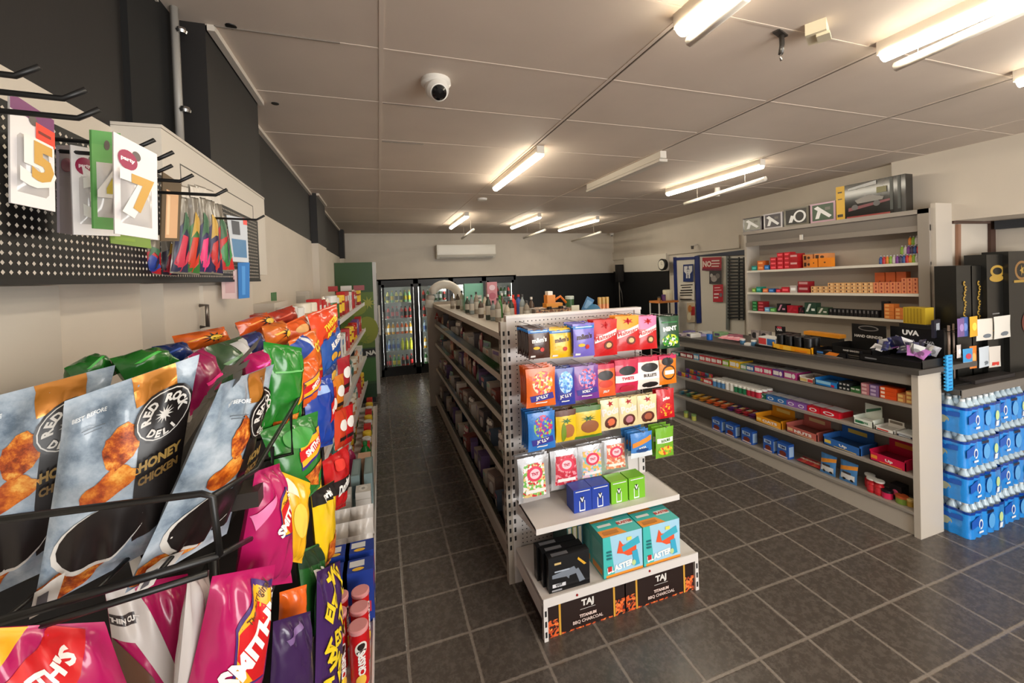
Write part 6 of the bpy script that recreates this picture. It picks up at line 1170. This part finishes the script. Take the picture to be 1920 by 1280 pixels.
# bags lying along the top of the rack, seen from above the basket
TB_ = [((120, 690), (160, 668), (222, 700), (150, 735), .84, .9, (30, 104, 34), 'green chip bag top poking up behind the leftmost basket bag'),
       ((205, 672), (290, 652), (345, 690), (240, 725), .86, .95, (34, 110, 36), 'green chip bag top behind the middle basket bag'),
       ((284, 650), (344, 640), (372, 672), (300, 690), .98, 1.02, (32, 52, 110), 'navy chip bag top behind the green tops'),
       ((322, 630), (420, 612), (436, 640), (330, 664), 1.15, 1.25, (226, 104, 34), 'orange crinkled chip bag lying at the back of the rack'),
       ((352, 668), (382, 650), (392, 756), (356, 780), .80, .86, (150, 22, 80), 'magenta chip bag squeezed behind the middle basket bag'),
       ((386, 650), (452, 630), (482, 690), (400, 730), .92, 1.0, (60, 84, 56), 'dull green and silver chip bag behind the sideways basket bag'),
       ((420, 640), (480, 620), (505, 660), (452, 680), 1.1, 1.18, (44, 52, 104), 'navy chip bag lying behind the dull green one'),
       ((455, 668), (494, 655), (500, 700), (462, 712), .92, .96, (186, 28, 96), 'small magenta bag corner right of the dull green bag'),
       ((440, 605), (500, 585), (530, 618), (450, 632), 1.35, 1.5, (222, 92, 34), 'orange bag in front of the brick red box'),
       ((490, 612), (530, 600), (540, 645), (500, 650), 1.3, 1.4, (214, 110, 40), 'orange and black bag beside the brick red box'),
       ((500, 588), (548, 572), (560, 606), (512, 616), 1.7, 1.85, (196, 60, 40), 'red-orange bag top, farthest along the back of the rack')]
for j, (tl, tr, br, bl_, Ya, Yb, c, lab) in enumerate(TB_):
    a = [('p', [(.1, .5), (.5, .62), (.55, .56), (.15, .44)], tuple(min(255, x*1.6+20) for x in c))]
    if c[0] > 200: a += [('s', .55, .45, .25, .3, 9, (30, 24, 20)), ('e', .58, .42, .12, .14, (240, 200, 60))]
    if 'silver' in lab: a += [('p', [(.5, .9), (1, .95), (.7, .3), (.45, .4)], (190, 188, 186))]
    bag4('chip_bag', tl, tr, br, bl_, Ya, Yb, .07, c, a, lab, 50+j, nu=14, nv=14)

# ---------------------------------------------------------------- long white shelving on the left
ls = empty('wall_shelving', 'white grocery shelving running along the left wall to the green fridge', 'display shelf', (-.35, 4, 0))
def lx(y): return -.435+.042*y
LSZ = [(.12, None), (.46, 0), (.80, 0), (1.16, 0), (1.50, 0)]
cl(MB().box(-.59, 1.95, 0, -.575, 5.95, 1.62, GW), 'back_panel', ls)
b = MB().box(-.58, 1.72, .0, -.10, 5.7, .10, GW).box(-.58, 1.72, .10, -.085, 5.7, .12, GW).box(-.09, 1.72, .085, -.082, 5.7, .135, GW); cl(b, 'base_shelf', ls)
for z, _ in LSZ[1:]:
    b = MB(); y0, y1 = 2.0, 5.7
    b.hexa([(-.58, y0, z-.02), (lx(y0), y0, z-.02), (lx(y1), y1, z-.02), (-.58, y1, z-.02), (-.58, y0, z), (lx(y0), y0, z), (lx(y1), y1, z), (-.58, y1, z)], GW)
    b.hexa([(lx(y0)-.002, y0, z-.03), (lx(y0)+.006, y0, z-.03), (lx(y1)+.006, y1, z-.03), (lx(y1)-.002, y1, z-.03), (lx(y0)-.002, y0, z+.012), (lx(y0)+.006, y0, z+.012), (lx(y1)+.006, y1, z+.012), (lx(y1)-.002, y1, z+.012)], GW); cl(b, 'shelf', ls)
GC = [((60, 104, 50), (225, 222, 216), 'green'), ((196, 36, 34), (236, 232, 226), 'red'), ((226, 214, 196), (190, 40, 40), 'cream'), ((224, 184, 30), (200, 40, 30), 'yellow'), ((120, 70, 140), (225, 215, 225), 'purple'), ((220, 120, 50), (240, 220, 190), 'orange'), ((180, 120, 74), (230, 220, 200), 'brown'), ((232, 228, 220), (90, 140, 190), 'white'), ((70, 120, 110), (220, 220, 210), 'teal'), ((150, 40, 44), (240, 200, 60), 'maroon')]
GJ = []
for i, (c, l, nm) in enumerate(GC):
    if i % 3 == 0: GJ.append(tub('grocery_jar', .042, .16, c, l, cat='jar', band=l if i else None))
    elif i % 3 == 1: GJ.append(carton('grocery_box', .10, .07, .17, c, [('r', .1, .55, .9, .8, l), ('e', .5, .3, .3, .16, tuple(x*.7 for x in c))], cat='grocery box'))
    else: GJ.append(pouch('grocery_packet', .12, .17, .06, c, [('r', .1, .6, .9, .82, l), ('e', .5, .32, .3, .18, tuple(x*.75 for x in l))], cat='grocery packet', nu=7, nv=8, seed=i))
pat = {4: [0, 6, 1, 2, 0, 9, 1, 7, 1, 2, 9, 1], 3: [3, 1, 3, 4, 4, 7, 1, 9, 3, 4, 1, 9], 2: [7, 5, 7, 5, 6, 5, 7, 8, 6, 5, 7, 6], 1: [6, 9, 1, 8, 6, 2, 1, 6, 8, 1, 9, 0]}
for s in (1, 2, 3, 4):
    z = LSZ[s][0]
    for j in range(22):
        y = 2.12+j*.16; i = pat[s][(j//2) % 12]; pr = GJ[i]
        for r in range(1):
            sc = RN.uniform(.92, 1.08)
            pr.put((lx(y)-.065, y, z), pi/2+RN.uniform(-.08, .08), f'{GC[i][2]} {pr.cat} on the {["", "second lowest", "middle", "second highest", "top"][s]} left shelf, {nth(j, 22, "near")}', 'groceries on the left wall shelving', (sc, sc, sc*(1.1 if s == 4 else 1.0)))
# bottom shelf: crisp tubes, boxes, tissue packs
PRG = M((205, 24, 30), .3)
def prong():
    o = MB().lathe([(.037, 0), (.037, .012), (.037, .23), (.039, .235)], [M((200, 200, 200), .3), PRG, PRG], 20).build('crisp_tube')
    b = MB().lathe([(.0395, .232), (.0395, .245), (.034, .248)], M((226, 150, 150), .35), 20); kid(b.build('lid'), o)
    S = lambda u, v, e: Vector(((.0375+e)*sin((u-.5)*2.6), -(.0375+e)*cos((u-.5)*2.6), v*.23))
    bb_ = MB().art([('e', .5, .75, .26, .13, (236, 228, 218)), ('e', .5, .79, .16, .06, (40, 24, 20)), ('e', .5, .7, .2, .03, (60, 30, 24)), ('t', 'CRISPS', .5, .5, .13, 90, .9, (245, 240, 235)), ('e', .45, .2, .2, .1, (240, 190, 70))], S, .1, .23, (12, 10), .0006); kid(bb_.build('print'), o)
    return Proto(o, 'crisp tube')
pg_ = prong()
pos = [(-.135, 1.80), (-.225, 1.80), (-.135, 1.90), (-.225, 1.90), (-.135, 2.0), (-.225, 2.0), (-.315, 1.84)]
for j, (x, y) in enumerate(pos): pg_.put((x, y, .121), (0, 0, RN.uniform(.3, 1.0)), f'red crisp tube on the bottom left shelf, {["front", "middle", "rear"][(j//2) % 3]} row, {"aisle" if j % 2 == 0 else "wall"} side' if j < 6 else 'red crisp tube tucked furthest towards the wall', 'crisp tubes on the bottom left shelf')
for j in range(2):
    for r in range(2): carton('snack_carton', .10, .14, .26, (34, 62, 150), [('r', .1, .6, .9, .8, (225, 60, 60)), ('e', .5, .3, .3, .12, (240, 180, 60))], [('r', .4, .3, .85, .8, (225, 225, 225)), ('e', .2, .5, .12, .2, (240, 190, 60))], [('r', .1, .2, .9, .4, (200, 60, 80))], cat='box').put((-.15-.12*j, 2.16+.15*r, .121), pi/2, f'blue snack carton behind the crisp tubes, {"aisle" if j == 0 else "wall"} side, {"nearer" if r == 0 else "farther"}')
WP = M((216, 208, 200), .45, 'foil')
tp_ = pouch('tissue_pack', .14, .22, .11, WP, [('e', .5, .5, .3, .2, (190, 184, 196))], cat='tissue pack', hang=False)
for j in range(2):
    for r in range(3): tp_.put((-.16-.14*j, 2.50+.16*r, .121), (-.08, 0, pi/2+1.57), f'white tissue pack on the bottom left shelf, {"aisle" if j == 0 else "wall"} side, {["nearest", "middle", "farthest"][r]}', 'white tissue packs')
sp_ = carton('soap_pack', .11, .10, .05, (214, 208, 200), [('r', .1, .2, .9, .8, (236, 232, 226))], [('e', .5, .5, .35, .3, (234, 230, 224)), ('e', .5, .5, .16, .12, (170, 166, 160))], cat='wipes pack')
for j in range(2):
    for k in range(4): sp_.put((-.16-.13*j, 3.06, .121+.052*k), pi/2, f'white wipes pack stacked on the bottom left shelf, {"aisle" if j == 0 else "wall"} side, {nth(k, 4, "bottom")}', 'white wipes packs')
gp_ = carton('foil_roll_box', .06, .30, .24, (130, 150, 150), [('r', .2, .3, .8, .7, (90, 110, 120))], [('r', .2, .1, .8, .9, (150, 170, 170))], cat='box')
for j in range(3): gp_.put((-.13-.09*j, 3.35, .121), 0, f'grey-blue upright box on the bottom left shelf, {["aisle side", "middle", "wall side"][j]}', 'grey-blue upright boxes')
carton('soap_box', .12, .1, .22, (226, 180, 150), cat='box').put((-.17, 3.6, .121), pi/2, 'peach box behind the grey-blue boxes on the bottom left shelf')
bottle('detergent_bottle', .05, .26, (30, 110, 50), (30, 110, 50), n=12).put((-.17, 3.8, .121), 0, 'green detergent bottle on the bottom left shelf')
bottle('detergent_bottle', .05, .24, (190, 60, 110), (220, 220, 220), n=12).put((-.3, 3.8, .121), 0, 'pink detergent bottle on the bottom left shelf')
for j in range(10):
    for k in range(2):
        c = [(176, 34, 34), (46, 110, 60), (190, 40, 36)][(j+k) % 3]; GJ[[1, 0, 9][(j+k) % 3]].put((-.17, 4.0+.165*j, .121+.19*k*0+(.0)) if k == 0 else (-.33, 4.0+.165*j, .121), pi/2, f'{["red box", "green jar", "maroon jar"][(j+k) % 3]} far along the bottom left shelf, {"aisle" if k == 0 else "wall"} row, {nth(j, 10, "near")}', 'goods on the far bottom left shelf')
for j, (px, py, lab) in enumerate(((622, 524, 'red'), (648, 520, 'white'), (672, 522, 'dark red'))):
    q = at(px, py, Y=5.2); carton('grocery_box', .12, .09, .06, [(190, 40, 40), (225, 220, 215), (150, 30, 34)][j], cat='grocery box').put((q.x, 5.2, 1.68), .1, f'{lab} flat box lying on the jars of the top left shelf')
for p_ in PROTOS:
    if not p_.used:
        for c_ in KIDS.get(p_.o.name, []): bpy.data.objects.remove(c_)
        bpy.data.objects.remove(p_.o)
